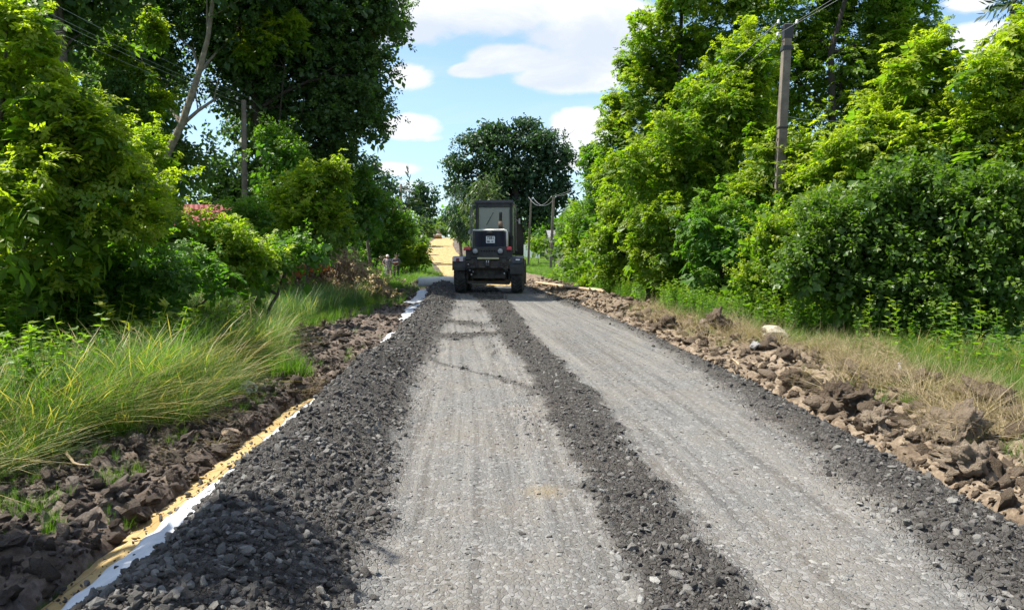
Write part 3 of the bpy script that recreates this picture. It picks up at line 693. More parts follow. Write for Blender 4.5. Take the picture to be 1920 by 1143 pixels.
T_('leaning_poplar', 'dark poplar whose pale trunk leans right above the red roof', 'tree', (PX(285, 27), 27),
   px_lobes(27, [(320, 60, 90, 70, 1.5), (290, 150, 80, 60, 2), (455, 60, 100, 80, 2), (450, 170, 70, 60, 2.5), (400, -80, 170, 110), (240, 270, 60, 60, 2), (330, 320, 60, 45, 2), (210, 120, 80, 80, 2.5), (420, -220, 150, 100)]), 'round', .115, 1.9, m_shade, .2, m_palebark, pc, 5, 'tall dark poplars left of the road', tipf=.22)
T_('poplar', 'large dark poplar reaching over the road edge against the sky', 'tree', (PX(560, 31), 31),
   px_lobes(31, [(560, 30, 130, 90), (640, 60, 85, 70), (705, 12, 62, 42), (690, 140, 55, 40), (570, 140, 130, 80), (630, 200, 80, 50), (660, 258, 62, 34), (560, 250, 100, 60), (585, 320, 62, 26), (540, -80, 140, 70), (490, 220, 60, 80), (470, 110, 70, 80), (620, 300, 60, 24), (600, 120, 70, 70, 1.5), (520, 60, 90, 80, 2), (700, 60, 55, 60, 1), (660, 210, 60, 40, 1)]),
   'round', .115, 1.95, m_shade, .26, m_darkbark, None, 6, 'tall dark poplars left of the road', tipf=.16)
T_('young_maple', 'added bright leaf clump standing in for sunlit foliage over the grey pole', 'tree', (PX(520, 29.5), 29), px_lobes(28.5, [(500, 85, 44, 30), (535, 60, 30, 22), (470, 110, 26, 18)]), 'ash', .12, 1.6, m_maple, .07, m_darkbark, seed=98, tipf=.5)  # bright leaf clumps added within the dark crowns to read as lit foliage
T_('young_maple', 'small added bright leaf clump standing in for lit foliage between the pale trunk and the left edge', 'tree', (PX(240, 24), 24), px_lobes(24, [(215, 110, 22, 22), (282, 70, 20, 26), (250, 160, 34, 26), (300, 205, 26, 20)]), 'ash', .11, 1.4, m_maple, .06, m_darkbark, seed=99, tipf=.5)  # second added clump, its brighter leaf colour standing in for sunlight
for (px, py0, D_0, rr, sd0, lb) in ((30, 150, 36, 130, 7, 'dark tree behind the thick trunk at upper left'), (230, 140, 40, 120, 8, 'dark tree behind the pale leaning trunk'), (446, 310, 44, 78, 9, 'dark leafy tree behind the red roof')):
    T_('background_tree', lb, 'tree', (PX(px, D_0), D_0), px_lobes(D_0, [(px, py0, rr, 110), (px - 60, py0 + 120, rr * .8, 80), (px + 60, py0 + 150, rr * .7, 80), (px, py0 + 230, rr * .9, 90)] if rr > 100 else [(px, py0 + 40, rr, 60), (px + 30, py0 - 50, rr * .8, 50), (px - 20, py0 + 110, rr, 50)]), 'clump', .20, 2.2, m_shade, .2, m_darkbark, None, sd0, 'background trees left' if rr > 100 else None, tipf=.1)
for i_, (D_0, seed, lb, m0, kd, sz, tf, lob) in enumerate([
    (25, 21, 'narrow upright green shrub just right of the tall grey pole', m_mid, 'round', .10, .25, [(520, 300, 32, 50), (530, 370, 42, 60), (510, 430, 45, 45), (556, 330, 30, 50)]),
    (22, 22, 'bright green maple shrub between the grey pole and brush pile', m_maple, 'ash', .10, .45, [(560, 400, 60, 55), (600, 360, 40, 50), (590, 440, 75, 45), (540, 460, 70, 40), (625, 345, 26, 30)]),
    (20, 23, 'leafy green shrub left of the tall grey pole below the roof', m_mid, 'ash', .10, .3, [(452, 430, 46, 45), (410, 478, 60, 30), (370, 490, 60, 30), (465, 470, 60, 35)]),
    (31, 24, 'green shrub above the brown brush pile', m_mid, 'round', .12, .3, [(640, 400, 50, 50), (665, 365, 34, 40), (650, 435, 56, 34), (610, 440, 50, 30), (690, 400, 34, 45)]),
    (55, 25, 'green shrub directly behind the two standing people', m_mid, 'round', .13, .3, [(700, 440, 45, 50), (725, 410, 30, 35), (735, 462, 40, 40), (690, 480, 50, 28), (752, 440, 22, 36)]),
    (54, 26, 'bright low bush just right of the two people', m_maple, 'ash', .13, .35, [(775, 475, 20, 20), (762, 495, 18, 14), (785, 490, 16, 14)]),
    (15, 27, 'low leafy green shrub left of the brush pile behind grass', m_mid, 'round', .09, .2, [(470, 500, 70, 32), (540, 490, 50, 30), (400, 510, 70, 30)]),
]):
    T_('roadside_shrub', lb, 'shrub', (PX(lob[0][0], D_0), D_0), px_lobes(D_0, lob), kd, sz, 2.1, m0, .05, seed=seed, tipf=tf, droop=.2)
T_('roadside_tree', 'slim dark tree with airy crown left of the road beyond shrubs', 'tree', (PX(700, 52), 52), px_lobes(52, [(695, 330, 26, 26), (710, 355, 24, 22), (690, 375, 30, 26), (672, 350, 20, 26)]), 'round', .2, 2.0, m_oak, .14, seed=30)
T_('pine_tree', 'dark pine behind the braced utility pole', 'tree', (PX(766, 88), 88), px_lobes(88, [(768, 352, 12, 14), (766, 375, 18, 16), (762, 398, 20, 16), (770, 420, 24, 18), (755, 385, 14, 10)]), 'needle', .38, 2.6, m_pine, .22, seed=31)
T_('roadside_tree', 'round bluish green tree beside the far pine', 'tree', (PX(795, 235), 235), px_lobes(235, [(795, 360, 20, 18), (785, 385, 24, 20), (800, 400, 22, 18), (812, 378, 10, 10)]), 'clump', .62, 2.4, m_oak, .4, seed=32)
for k_, (px, py, rx, ry, D_0) in enumerate([(790, 428, 16, 12, 130), (806, 440, 7, 5, 215), (772, 436, 14, 12, 110), (765, 462, 16, 14, 75), (782, 452, 14, 10, 90), (850, 425, 22, 16, 250), (872, 440, 16, 12, 180), (835, 424, 34, 14, 330), (800, 424, 24, 14, 300), (885, 420, 26, 20, 240), (900, 455, 16, 10, 125)]):
    lb = ['dark bush below the round bluish tree', 'small bush just left of the road roller', 'bush at the foot of the dark pine', 'low bush on the left edge of the sand road bend', 'small green bush near the far left sand edge', 'pale green far tree right above the road roller', 'low bush on far right edge of the sand road', 'hazy far treetop at the end of the road', 'hazy far tree behind the round bluish tree', 'far pale tree behind the cab roof level', 'bush between the sand road and the grader cab'][k_]
    T_('distant_bush' if k_ < 5 or k_ in (6, 10) else 'distant_tree', lb, 'bush' if k_ < 5 or k_ in (6, 10) else 'tree', (PX(px, D_0), D_0), px_lobes(D_0, [(px, py, rx, ry), (px + rx * .7, py + ry * .5, rx * .7, ry * .6)]), 'clump', .0030 * D_0 + .05, 2.6, m_far, .1, seed=40 + k_)
# ---- the big oak and what stands round it
T_('oak_tree', 'huge dark oak with broad round crown in the middle beyond the grader', 'tree', (PX(972, 112), 112),
   px_lobes(112, [(960, 262, 60, 30), (900, 275, 48, 30), (1015, 275, 52, 36), (1048, 318, 30, 34), (870, 318, 34, 30), (940, 318, 60, 44), (1000, 330, 50, 46), (850, 352, 22, 22), (1055, 360, 26, 34), (1020, 380, 40, 34), (900, 372, 50, 40), (970, 388, 50, 26), (990, 240, 34, 18), (925, 245, 34, 18), (930, 408, 46, 24), (1012, 404, 40, 26), (960, 350, 60, 40, 3)]),
   'clump', .28, 2.3, m_oak, .95, m_darkbark, [(PX(972, 112), 112, 1.0), P(972, 440, 112), P(970, 400, 112), P(966, 350, 112), P(962, 300, 112), P(960, 260, 112)], 50, shell=.40, cs=.34)
T_('willow_tree', 'pale green drooping tree in front of the oak behind the cab', 'tree', (PX(915, 84), 84), px_lobes(84, [(912, 345, 24, 24), (920, 375, 26, 26), (895, 385, 24, 30), (930, 405, 24, 30), (905, 420, 34, 28)]), 'willow', .24, 2.2, m_pale, .25, seed=51, tipf=.3)
T_('willow_tree', 'darker drooping tree left of the grader cab', 'tree', (PX(868, 92), 92), px_lobes(92, [(866, 372, 22, 26), (860, 400, 24, 30), (876, 425, 26, 24), (850, 425, 14, 18)]), 'willow', .28, 2.6, m_oak, .25, seed=52)
for k_, (px, py, rx, ry, D_0, m0, kd, lb) in enumerate([
    (1032, 425, 22, 22, 125, m_mid, 'clump', 'green bush behind the wooden garden fence by the oak'), (1010, 458, 16, 12, 92, m_maple, 'clump', 'light green low bush between the two lawn poles'), (1040, 462, 18, 20, 84, m_far, 'clump', 'grey green bush behind the right lawn pole'),
    (1068, 455, 20, 26, 62, m_far, 'round', 'pale grey green bush beside the grey picket fence'), (1072, 415, 26, 26, 100, m_mid, 'clump', 'green tree behind the grey shed roof'), (1094, 430, 26, 46, 50, m_maple, 'round', 'yellow green shrub left of the dark roadside maple trunk'),
    (1105, 500, 38, 28, 42, m_maple, 'round', 'lush low bush at the end of the fallen pole'), (1062, 510, 26, 18, 46, m_maple, 'ash', 'low weeds bush by the right lawn edge'), (1125, 530, 30, 16, 33, m_maple, 'round', 'yellow green low bush above the fallen pole end')]):
    T_('garden_bush', lb, 'bush', (PX(px, D_0), D_0), px_lobes(D_0, [(px, py, rx, ry), (px + rx * .5, py + ry * .6, rx * .8, ry * .6), (px - rx * .4, py + ry * .7, rx * .7, ry * .5)]), kd, .0022 * D_0 + .05, 2.6, m0, .05, seed=60 + k_)
for k_, (px, top) in enumerate([(1060, 372), (1082, 376)]):
    D_0 = 130; T_('spruce_tree', ['far spruce tip just right of the oak', 'second far spruce tip left of the maples'][k_], 'spruce', (PX(px, D_0), D_0), px_lobes(D_0, [(px, top + 8, 2.5, 9), (px, top + 24, 7, 10), (px, top + 42, 11, 12), (px, top + 60, 15, 12)]), 'needle', .40, 3.0, m_pine, .15, seed=75 + k_)
for k_, (px, py, rx, ry, D_0, lb) in enumerate([(1010, 425, 34, 26, 150, 'distant tree behind the board fence by the oak'), (1060, 432, 36, 28, 145, 'distant tree behind the grey plank shed'), (945, 430, 30, 26, 165, 'distant tree seen past the left side of the oak trunk'), (1105, 410, 34, 40, 120, 'distant tree behind the yellow green garden shrub'), (700, 432, 36, 26, 150, 'distant tree behind the far left shrubs'), (745, 420, 26, 24, 130, 'distant tree behind the braced pole'), (858, 405, 22, 20, 300, 'hazy tree left of the dark drooping tree')]):
    T_('distant_tree', lb, 'tree', (PX(px, D_0), D_0), px_lobes(D_0, [(px, py, rx, ry), (px - rx * .6, py + ry * .7, rx * .8, ry * .7), (px + rx * .6, py + ry * .6, rx * .8, ry * .7)]), 'clump', .0026 * D_0 + .05, 2.6, m_mid, .2, seed=160 + k_)
# ---- right side of the road, far to near
T_('maple_tree', 'slender maple with bare dark stems at the near end of lawn', 'tree', (PX(1150, 33), 33), px_lobes(34, [(1130, 350, 34, 44), (1120, 410, 32, 40), (1150, 450, 36, 40), (1120, 470, 26, 30), (1110, 310, 16, 26), (1165, 390, 40, 50)]), 'round', .12, 2.2, m_mid, .09, m_darkbark, seed=80, tipf=.35, limbs=3)
T_('maple_tree', 'tall bright maple nearest the sky gap right of the road', 'tree', (PX(1290, 30), 30),
   px_lobes(30, [(1245, 105, 66, 58), (1320, 50, 90, 70), (1225, 195, 62, 60), (1182, 275, 60, 46), (1300, 150, 90, 70), (1180, 340, 70, 55), (1158, 205, 26, 18, .5), (1180, 128, 22, 16, .5), (1232, 42, 20, 30), (1290, 240, 90, 70), (1400, -30, 110, 70), (1290, -40, 90, 60), (1270, 330, 90, 60)]),
   'ash', .100, 2.1, m_maple, .2, m_darkbark, seed=81, tipf=.42)
T_('maple_tree', 'tall maple behind the leaning concrete pole', 'tree', (PX(1560, 28), 28),
   px_lobes(28.5, [(1500, 40, 100, 70), (1600, 20, 100, 70), (1690, 40, 70, 60), (1740, 70, 34, 26), (1560, 130, 110, 80), (1660, 130, 80, 70), (1560, 230, 110, 70), (1650, 230, 80, 60), (1480, 140, 70, 70), (1560, -70, 140, 70)]),
   'ash', .100, 2.0, m_maple, .22, m_darkbark, seed=82, tipf=.25)
T_('maple_tree', 'bright maple crown left of the leaning concrete pole', 'tree', (PX(1390, 24), 24),
   px_lobes(24, [(1390, 130, 60, 60), (1350, 200, 80, 60), (1400, 210, 50, 70), (1300, 270, 90, 60), (1400, 300, 80, 60), (1230, 330, 80, 60), (1330, 360, 100, 60), (1440, 380, 60, 60)]),
   'ash', .095, 2.7, m_maple, .12, m_darkbark, seed=83, tipf=.5)
for i_, (D_0, seed, lb, m0, kd, sz, tf, lob) in enumerate([
    (29, 84, 'green shrub at the left end of the right hedge', m_maple, 'round', .11, .3, [(1180, 430, 56, 52), (1150, 470, 44, 40), (1200, 490, 50, 36), (1170, 520, 44, 22)]),
    (23, 85, 'leafy shrub of the hedge above the stump', m_maple, 'ash', .10, .3, [(1270, 440, 80, 60), (1240, 490, 64, 40), (1300, 500, 60, 46), (1260, 535, 60, 26)]),
    (19.5, 86, 'shaded green shrub right of the stump', m_mid, 'ash', .10, .25, [(1370, 440, 80, 70), (1350, 510, 66, 50), (1420, 480, 60, 60), (1390, 550, 70, 34)]),
    (20.5, 87, 'bright shrub hiding the foot of the concrete pole', m_maple, 'ash', .10, .45, [(1470, 320, 66, 50), (1500, 390, 70, 60), (1430, 390, 60, 60), (1540, 320, 50, 46)]),
    (17, 88, 'tall yellow green shrub right of the concrete pole', m_maple, 'ash', .09, .55, [(1730, 170, 60, 70), (1680, 250, 80, 60), (1620, 300, 80, 56), (1760, 250, 70, 70), (1560, 350, 60, 50), (1700, 330, 100, 60), (1742, 110, 26, 34)]),
    (16, 89, 'yellow green shrub at the right edge below the spruce', m_maple, 'ash', .09, .6, [(1850, 180, 60, 70), (1910, 130, 50, 80), (1850, 270, 80, 60), (1930, 250, 60, 80), (1800, 330, 80, 60), (1900, 360, 80, 60), (1960, 160, 60, 90)]),
]):
    T_('hedge_shrub', lb, 'shrub', (PX(lob[0][0], D_0), D_0), px_lobes(D_0, lob), kd, sz, 2.4, m0, .06, m_darkbark, seed=seed, tipf=tf, droop=.2)
T_('plum_bush', 'large dark glossy leaved bush reaching the ground behind the dug earth', 'bush', (PX(1680, 13.5), 13.6),
   px_lobes(13.3, [(1560, 440, 60, 60), (1640, 430, 80, 70), (1730, 420, 90, 80), (1600, 510, 90, 60), (1700, 510, 100, 70), (1640, 570, 90, 36), (1530, 520, 66, 56), (1740, 580, 90, 40)]), 'round', .068, 3.2, m_gloss, .06, m_darkbark, seed=90, tipf=.2)
T_('plum_bush', 'dark glossy bush against the right edge behind tall grass', 'bush', (PX(1850, 12.8), 13),
   px_lobes(12.7, [(1830, 420, 80, 80), (1900, 450, 80, 90), (1820, 520, 80, 60), (1900, 550, 90, 60), (1960, 480, 90, 110), (1800, 590, 70, 30)]), 'round', .066, 3.2, m_gloss, .06, m_darkbark, seed=91, tipf=.2)
T_('leafy_shrub', 'light green fine leaved shrub left of the dark glossy bush', 'shrub', (PX(1480, 15.5), 15.6),
   px_lobes(15.5, [(1470, 470, 56, 56), (1440, 540, 60, 44), (1490, 550, 50, 44), (1520, 420, 50, 50), (1460, 590, 50, 20)]), 'round', .062, 3.0, m_maple, .04, m_darkbark, seed=92, tipf=.4)
T_('spruce_tree', 'dark drooping spruce at the top right corner', 'spruce', (PX(1915, 60), 60), px_lobes(60, [(1908, -40, 26, 60), (1900, 20, 24, 40), (1915, 60, 34, 40), (1930, 100, 40, 50), (1925, 160, 50, 50)]), 'needle', .30, 3.2, m_pine, .3, seed=93, droop=.7)
for (px, py0, D_0, sd0) in ((1420, 200, 42, 94), (1800, 230, 34, 95), (1250, 250, 46, 96)):
    T_('background_tree', {94: 'dark tree behind the maples left of the concrete pole', 95: 'dark tree behind the shrubs right of the concrete pole', 96: 'dark tree behind the maples beside the sky gap'}[sd0], 'tree', (PX(px, D_0), D_0), px_lobes(D_0, [(px, py0, 100, 80), (px - 70, py0 + 100, 90, 70), (px + 70, py0 + 110, 90, 70), (px, py0 + 200, 110, 70)]), 'clump', .20, 1.3, m_shade, .2, m_darkbark, None, sd0, 'background trees right', tipf=.1)
# a maple standing just outside the picture: its crown shades the near end of the windrow
T_('young_maple', 'maple outside the left edge whose crown shades the near gravel', 'tree', (-6.4, 2.6), [((-4.60, 3.5, 4.3), (.8, .45, .45)), ((-5.8, 3.5, 4.8), (.8, .6, .6)), ((-6.5, 2.6, 4.4), (1.0, .8, .9)), ((-5.1, 2.9, 4.4), (.7, .6, .5))], 'ash', .10, 2.6, m_maple, .09, m_darkbark, seed=97)
print('LEAVES', NL)

# ------------------------------------------------------------------ grass and weeds
def grass_tpl(name, seed, nb=26, spread=.16, lean=.35, wid=.010, seg=4, heads=0.0, mats=None, flat=0.0):
    q = np.random.default_rng(seed); V = []; Fc = []; var = []; tip = []; mi = []
    for b in range(nb):
        a = q.random() * 6.28; r = spread * math.sqrt(q.random()); bx, by = r * math.cos(a), r * math.sin(a)
        h = q.uniform(.55, 1.0); da = a + q.normal(0, .8); ln = lean * q.uniform(.4, 1.5) + flat; vv = q.random(); hd = q.random() < heads
        sx, sy = -math.sin(da), math.cos(da); o = len(V)
        for k_ in range(seg + 1):
            t = k_ / seg; w_ = wid * (1 - t * .92) * q.uniform(.9, 1.1) * (.55 if hd else 1)
            if hd and k_ >= seg - 1: w_ = wid * (1.1 if k_ == seg - 1 else .2)
            cx_, cy_ = bx + math.cos(da) * ln * t * t * h, by + math.sin(da) * ln * t * t * h; z = h * (t - .28 * ln * t * t) * (1 - flat * .75)
            V += [(cx_ - sx * w_, cy_ - sy * w_, z), (cx_ + sx * w_, cy_ + sy * w_, z)]
        for k_ in range(seg):
            Fc.append((o + 2 * k_, o + 2 * k_ + 1, o + 2 * k_ + 3, o + 2 * k_ + 2)); var.append(vv); tip.append(1.0 if (hd and k_ >= seg - 2) else .0)
    me = np_mesh(name, np.array(V), np.array(Fc), {'var': ('FACE', var), 'tip': ('FACE', tip)}); me.materials.append(mats); return me
def weed_tpl(name, seed, m_, n=16, big=.11):
    q = np.random.default_rng(seed); L = []; V = []
    for k_ in range(n):
        t = (k_ + 1) / n; a = k_ * 2.4; p = np.array([.03 * math.sin(t * 4), .04 * t, t]); l_ = big * (1.25 - t * .6)
        for sgn in (0, .7, -.7): V.append(leaflet(p, np.array([math.cos(a + sgn), math.sin(a + sgn), q.normal(.15, .2)]), np.array([0, 0, 1.]) + q.normal(0, .3, 3), l_ * q.uniform(.8, 1.2), l_ * .45, .1))
    V = np.array(V).reshape(-1, 3); Fc = np.arange(len(V)).reshape(-1, 4)
    stem = []; o = len(V)
    for t in (0, .5, 1.0): stem += [(.03 * math.sin(t * 4) - .005, .04 * t, t), (.03 * math.sin(t * 4) + .005, .04 * t, t)]
    V = np.concatenate([V, np.array(stem)]); Fc = np.concatenate([Fc, [[o, o + 1, o + 3, o + 2], [o + 2, o + 3, o + 5, o + 4]]])
    nf = len(Fc); me = np_mesh(name, V, Fc, {'var': ('FACE', q.random(nf)), 'tip': ('FACE', np.where(np.arange(nf) > nf * .75, .5, .05))}); me.materials.append(m_); return me
m_grass = leaf_mat('green_grass', (.045, .105, .012), (.115, .21, .022), (.30, .26, .11), .45, rough=.5)
m_grassy = leaf_mat('yellowing_grass', (.075, .135, .02), (.155, .215, .035), (.30, .24, .11), .4, rough=.5)
m_cool = leaf_mat('cool_grass', (.045, .105, .03), (.11, .19, .06), (.25, .23, .12), .4, rough=.5)
m_straw = leaf_mat('dry_straw', (.20, .15, .08), (.46, .37, .22), (.55, .46, .30), .25, rough=.7, tsat=.8)
tallg = [grass_tpl('tall_grass_%d' % k, 200 + k, 40, .22, [.5, .95, .7, 1.1, .8][k], .0040, 5, [.08, .30, .12, .38, .05][k], [m_grass, m_grassy, m_grass, m_grassy, m_cool][k]) for k in range(5)]
coolg = [grass_tpl('cool_grass_%d' % k, 220 + k, 26, .16, .45, .006, 4, .15, m_cool) for k in range(3)]
shortg = [grass_tpl('short_grass_%d' % k, 240 + k, 26, .20, .35, .011, 3, 0, m_grass) for k in range(3)] + [grass_tpl('short_yellow_%d' % k, 250 + k, 24, .22, .45, .011, 3, 0, m_grassy) for k in range(2)]
strawg = [grass_tpl('straw_%d' % k, 260 + k, 13, .30, .9, .010, 3, 0, m_straw, flat=.85) for k in range(3)]
weeds = [weed_tpl('weed_%d' % k, 280 + k, [m_mid, m_maple, m_mid][k % 3], 12 + 3 * k, .13) for k in range(4)]
yweed = [weed_tpl('yellow_weed_%d' % k, 290 + k, m_yel, 9, .17) for k in range(2)]

def put(name, tpls, n, y0, y1, lo, hi, h0, h1, soilmax=.35, wide=1.0, pw=.8, dens=None, tilt=.08, lean_dir=None, label=None, sink=.02, minsoil=-1):
    x, y = sample_pts(n, y0, y1, lo, hi, pw); sm = soil_mask(x, y); k_ = (sm <= soilmax + R.normal(0, .06, n)) & (sm >= minsoil)
    if dens is not None: k_ &= R.random(n) < dens(x, y)
    x, y = x[k_], y[k_]; n = len(x); h = R.uniform(h0, h1, n) * (.75 + .5 * vn(x * .8, y * .8, 19))
    rots = np.stack([R.normal(0, tilt, n), R.normal(0, tilt, n) + (0 if lean_dir is None else lean_dir), R.random(n) * 6.28], -1)
    if lean_dir is not None: rots[:, 2] = R.random(n) * 6.28
    return scatter(name, tpls, np.stack([x, y, ground_z(x, y) - sink], -1), rots, np.stack([h * wide, h * wide, h], -1), R.integers(0, len(tpls), n))
left_edge = lambda y: SL(y) - WL(y)
put('tall_grass', tallg, 5200, 4.5, 16, lambda y: left_edge(y) - 4.6, lambda y: left_edge(y) + .15, .55, 1.05, wide=1.0, pw=1.0, dens=lambda x, y: np.clip((left_edge(y) - x) * 1.3 + .15, 0, 1) * (vn(x * .7, y * .7, 5) > .22))
put('tall_grass', tallg, 2600, 4.0, 10, lambda y: left_edge(y) - 1.6, lambda y: left_edge(y) + .35, .30, .62, soilmax=.6, lean_dir=.35, pw=1.2)
put('cool_grass', coolg, 3800, 11, 27, lambda y: left_edge(y) - 3.2, lambda y: left_edge(y) + .2, .55, 1.0, pw=.6, dens=lambda x, y: np.clip((left_edge(y) - x) * .8 + .2, 0, 1))
put('verge_grass', shortg, 3200, 16, 60, lambda y: left_edge(y) - 2.6, lambda y: left_edge(y) + .9, .18, .40, soilmax=1.0, pw=.5, dens=lambda x, y: vn(x * .9, y * .9, 48) > .35)
put('verge_grass', shortg, 5200, 4, 75, lambda y: left_edge(y) - 1.8, lambda y: left_edge(y) + .5, .15, .34, soilmax=.6, pw=.9)
put('verge_grass', shortg, 7000, 5, 48, lambda y: SR(y) + WR(y) - .5, lambda y: SR(y) + WR(y) + 3.2, .18, .45, soilmax=.55, pw=.9)
put('tall_grass', [tallg[0], tallg[2], tallg[1]], 1900, 5, 12, lambda y: SR(y) + WR(y) + .7, lambda y: SR(y) + WR(y) + 4.2, .30, .6, pw=1.0, tilt=.25)
put('weeds', weeds, 1100, 7.5, 14, lambda y: left_edge(y) - 6.0, lambda y: left_edge(y) - 2.3, .9, 1.7, pw=1.0, tilt=.15)
put('weeds', weeds, 1500, 4.6, 13, lambda y: left_edge(y) - 5.0, lambda y: left_edge(y) - .5, .45, 1.0, pw=1.0, dens=lambda x, y: np.where(vn(x * .9, y * .9, 44) > .52, .9, .08))
put('weeds', weeds, 700, 4.4, 12, lambda y: left_edge(y) - 1.2, lambda y: left_edge(y) + .3, .12, .35, soilmax=.8, pw=1.0, dens=lambda x, y: np.where(vn(x * 1.9, y * 1.9, 45) > .5, .9, .05))
put('weeds', weeds, 2200, 13, 40, lambda y: SR(y) + WR(y) - .3, lambda y: SR(y) + WR(y) + 1.6, .25, .8, soilmax=.7, pw=.8)
put('verge_grass', shortg, 420, 3.6, 14, lambda y: left_edge(y) + .2, lambda y: SL(y) - .15, .06, .16, soilmax=2, pw=1.2, tilt=.3, dens=lambda x, y: vn(x * 2.1, y * 2.1, 46) > .62)
put('verge_grass', shortg, 700, 5, 22, lambda y: SR(y) + .5, lambda y: SR(y) + WR(y), .08, .22, soilmax=2, pw=1.0, tilt=.3, dens=lambda x, y: vn(x * 1.3, y * 1.3, 47) > .6)
put('lawn_grass', shortg[:3], 9000, 38, 112, lambda y: SR(y) + .8, lambda y: SR(y) + 16, .10, .22, soilmax=.6, wide=2.6, pw=.5)
put('verge_grass', shortg, 5200, 40, 220, lambda y: SL(y) - 8, lambda y: SL(y) - .3, .15, .5, soilmax=.9, wide=2.2, pw=.5)
put('verge_grass', shortg, 3600, 60, 220, lambda y: SR(y) + .1, lambda y: SR(y) + 7, .2, .5, soilmax=.9, wide=2.2, pw=.5)
put('straw', strawg, 7000, 5, 20, lambda y: SR(y) + .45, lambda y: SR(y) + WR(y) + .9, .12, .34, soilmax=1.3, minsoil=.05, pw=1.0, tilt=.7, dens=lambda x, y: (vn(x * 1.1, y * 1.1, 99) > .40) * np.clip((x - SR(y) - .3) * 1.2, 0, 1))
put('straw', strawg, 700, 5, 9, lambda y: left_edge(y) - .1, lambda y: left_edge(y) + .9, .10, .24, soilmax=1.3, minsoil=.1, pw=1.0, tilt=.35, dens=lambda x, y: vn(x * 1.3, y * 1.3, 98) > .6)
put('weeds', weeds, 2600, 9, 44, lambda y: left_edge(y) - 5.5, lambda y: left_edge(y) - 1.0, .5, 1.15, pw=.7, dens=lambda x, y: np.clip((left_edge(y) - x - 1) * .6, 0, 1))
put('weeds', weeds, 3000, 9, 46, lambda y: SR(y) + WR(y) + .7, lambda y: SR(y) + WR(y) + 4.5, .35, .95, pw=.7, dens=lambda x, y: np.where(y < 14, .25, .8))
put('weeds', weeds, 700, 52, 110, lambda y: SL(y) - 9, lambda y: SL(y) - 1.5, .5, 1.3, soilmax=.9, pw=.5)
# separate sods on the dug earth and the odd tuft
def realise(name, tpls, pts, rots, scl, idx, label, cat):
    Vs = []; Fs = []; va = []; tp = []; o_ = 0
    for p_, r_, s_, i_ in zip(pts, rots, scl, idx):
        t = tpls[i_]; nv = len(t.vertices); a = np.empty(nv * 3, np.float32); t.vertices.foreach_get('co', a); a = a.reshape(-1, 3) * s_
        a = a @ np.array(Euler(r_).to_matrix()).T + p_; f = np.empty(len(t.loops), np.int32); t.loops.foreach_get('vertex_index', f)
        for nm, L_ in (('var', va), ('tip', tp)):
            b = np.empty(len(t.polygons), np.float32); t.attributes[nm].data.foreach_get('value', b); L_.append(b)
        Vs.append(a); Fs.append(f.reshape(-1, 4) + o_); o_ += nv
    o = link(name, np_mesh(name, np.concatenate(Vs), np.concatenate(Fs), {'var': ('FACE', np.concatenate(va)), 'tip': ('FACE', np.concatenate(tp))}), tpls[0].materials[0]); return tag(o, label, cat)
def clump_of(name, label, tpls, px, py, D, n, rad, h, cat='grass tuft', mp=None):
    c_ = P(px, py, D); q = np.random.default_rng(int(px * 7 + py)); a = q.random(n) * 6.28; r = rad * np.sqrt(q.random(n)); x = c_.x + r * np.cos(a); y = c_.y + r * np.sin(a) * .8
    hh = h * q.uniform(.6, 1.1, n)
    o = realise(name, tpls, np.stack([x - c_.x, y - c_.y, ground_z(x, y) - c_.z - .01], -1), np.stack([q.normal(0, .15, n), q.normal(0, .15, n), q.random(n) * 6.28], -1), np.stack([hh, hh, hh], -1), q.integers(0, len(tpls), n), label, cat)
    o.location = c_; return o
for (px, D_0, n, rad, h, lb) in ((520, 9.0, 60, .36, .36, 'bright green grass sod on top of the earth beside the yellow sand'), (385, 8.2, 40, .30, .46, 'bright green grass tuft at the edge of dug earth below tall grass'), (60, 4.3, 8, .14, .16, 'small grass tuft on the shaded earth at lower left'), (95, 4.15, 6, .10, .14, 'smaller grass tuft right of the shaded lower left tuft'),
                                (215, 5.0, 8, .12, .14, 'small green tuft in the middle of left dug earth'), (228, 4.35, 6, .10, .11, 'sparse green tuft next to the yellow sand edge')):
    x = PX(px, D_0); z = float(ground_z(np.array([x]), np.array([D_0]))[0]); py = 475 + 1400 * (1.5 - z) / D_0
    clump_of('grass_tuft', lb, shortg[:4], px, py, D_0, n, rad, h)
for (px, D_0, n, lb) in ((268, 8.6, 7, 'yellow leaved sapling standing in the tall grass'), (205, 9.0, 5, 'second yellow leaved sapling left in the tall grass')):
    x = PX(px, D_0); z = gz1(x, D_0); clump_of('yellow_sapling', lb, yweed, px, 475 + 1400 * (1.5 - z) / D_0, D_0, n, .18, 1.05, 'sapling')
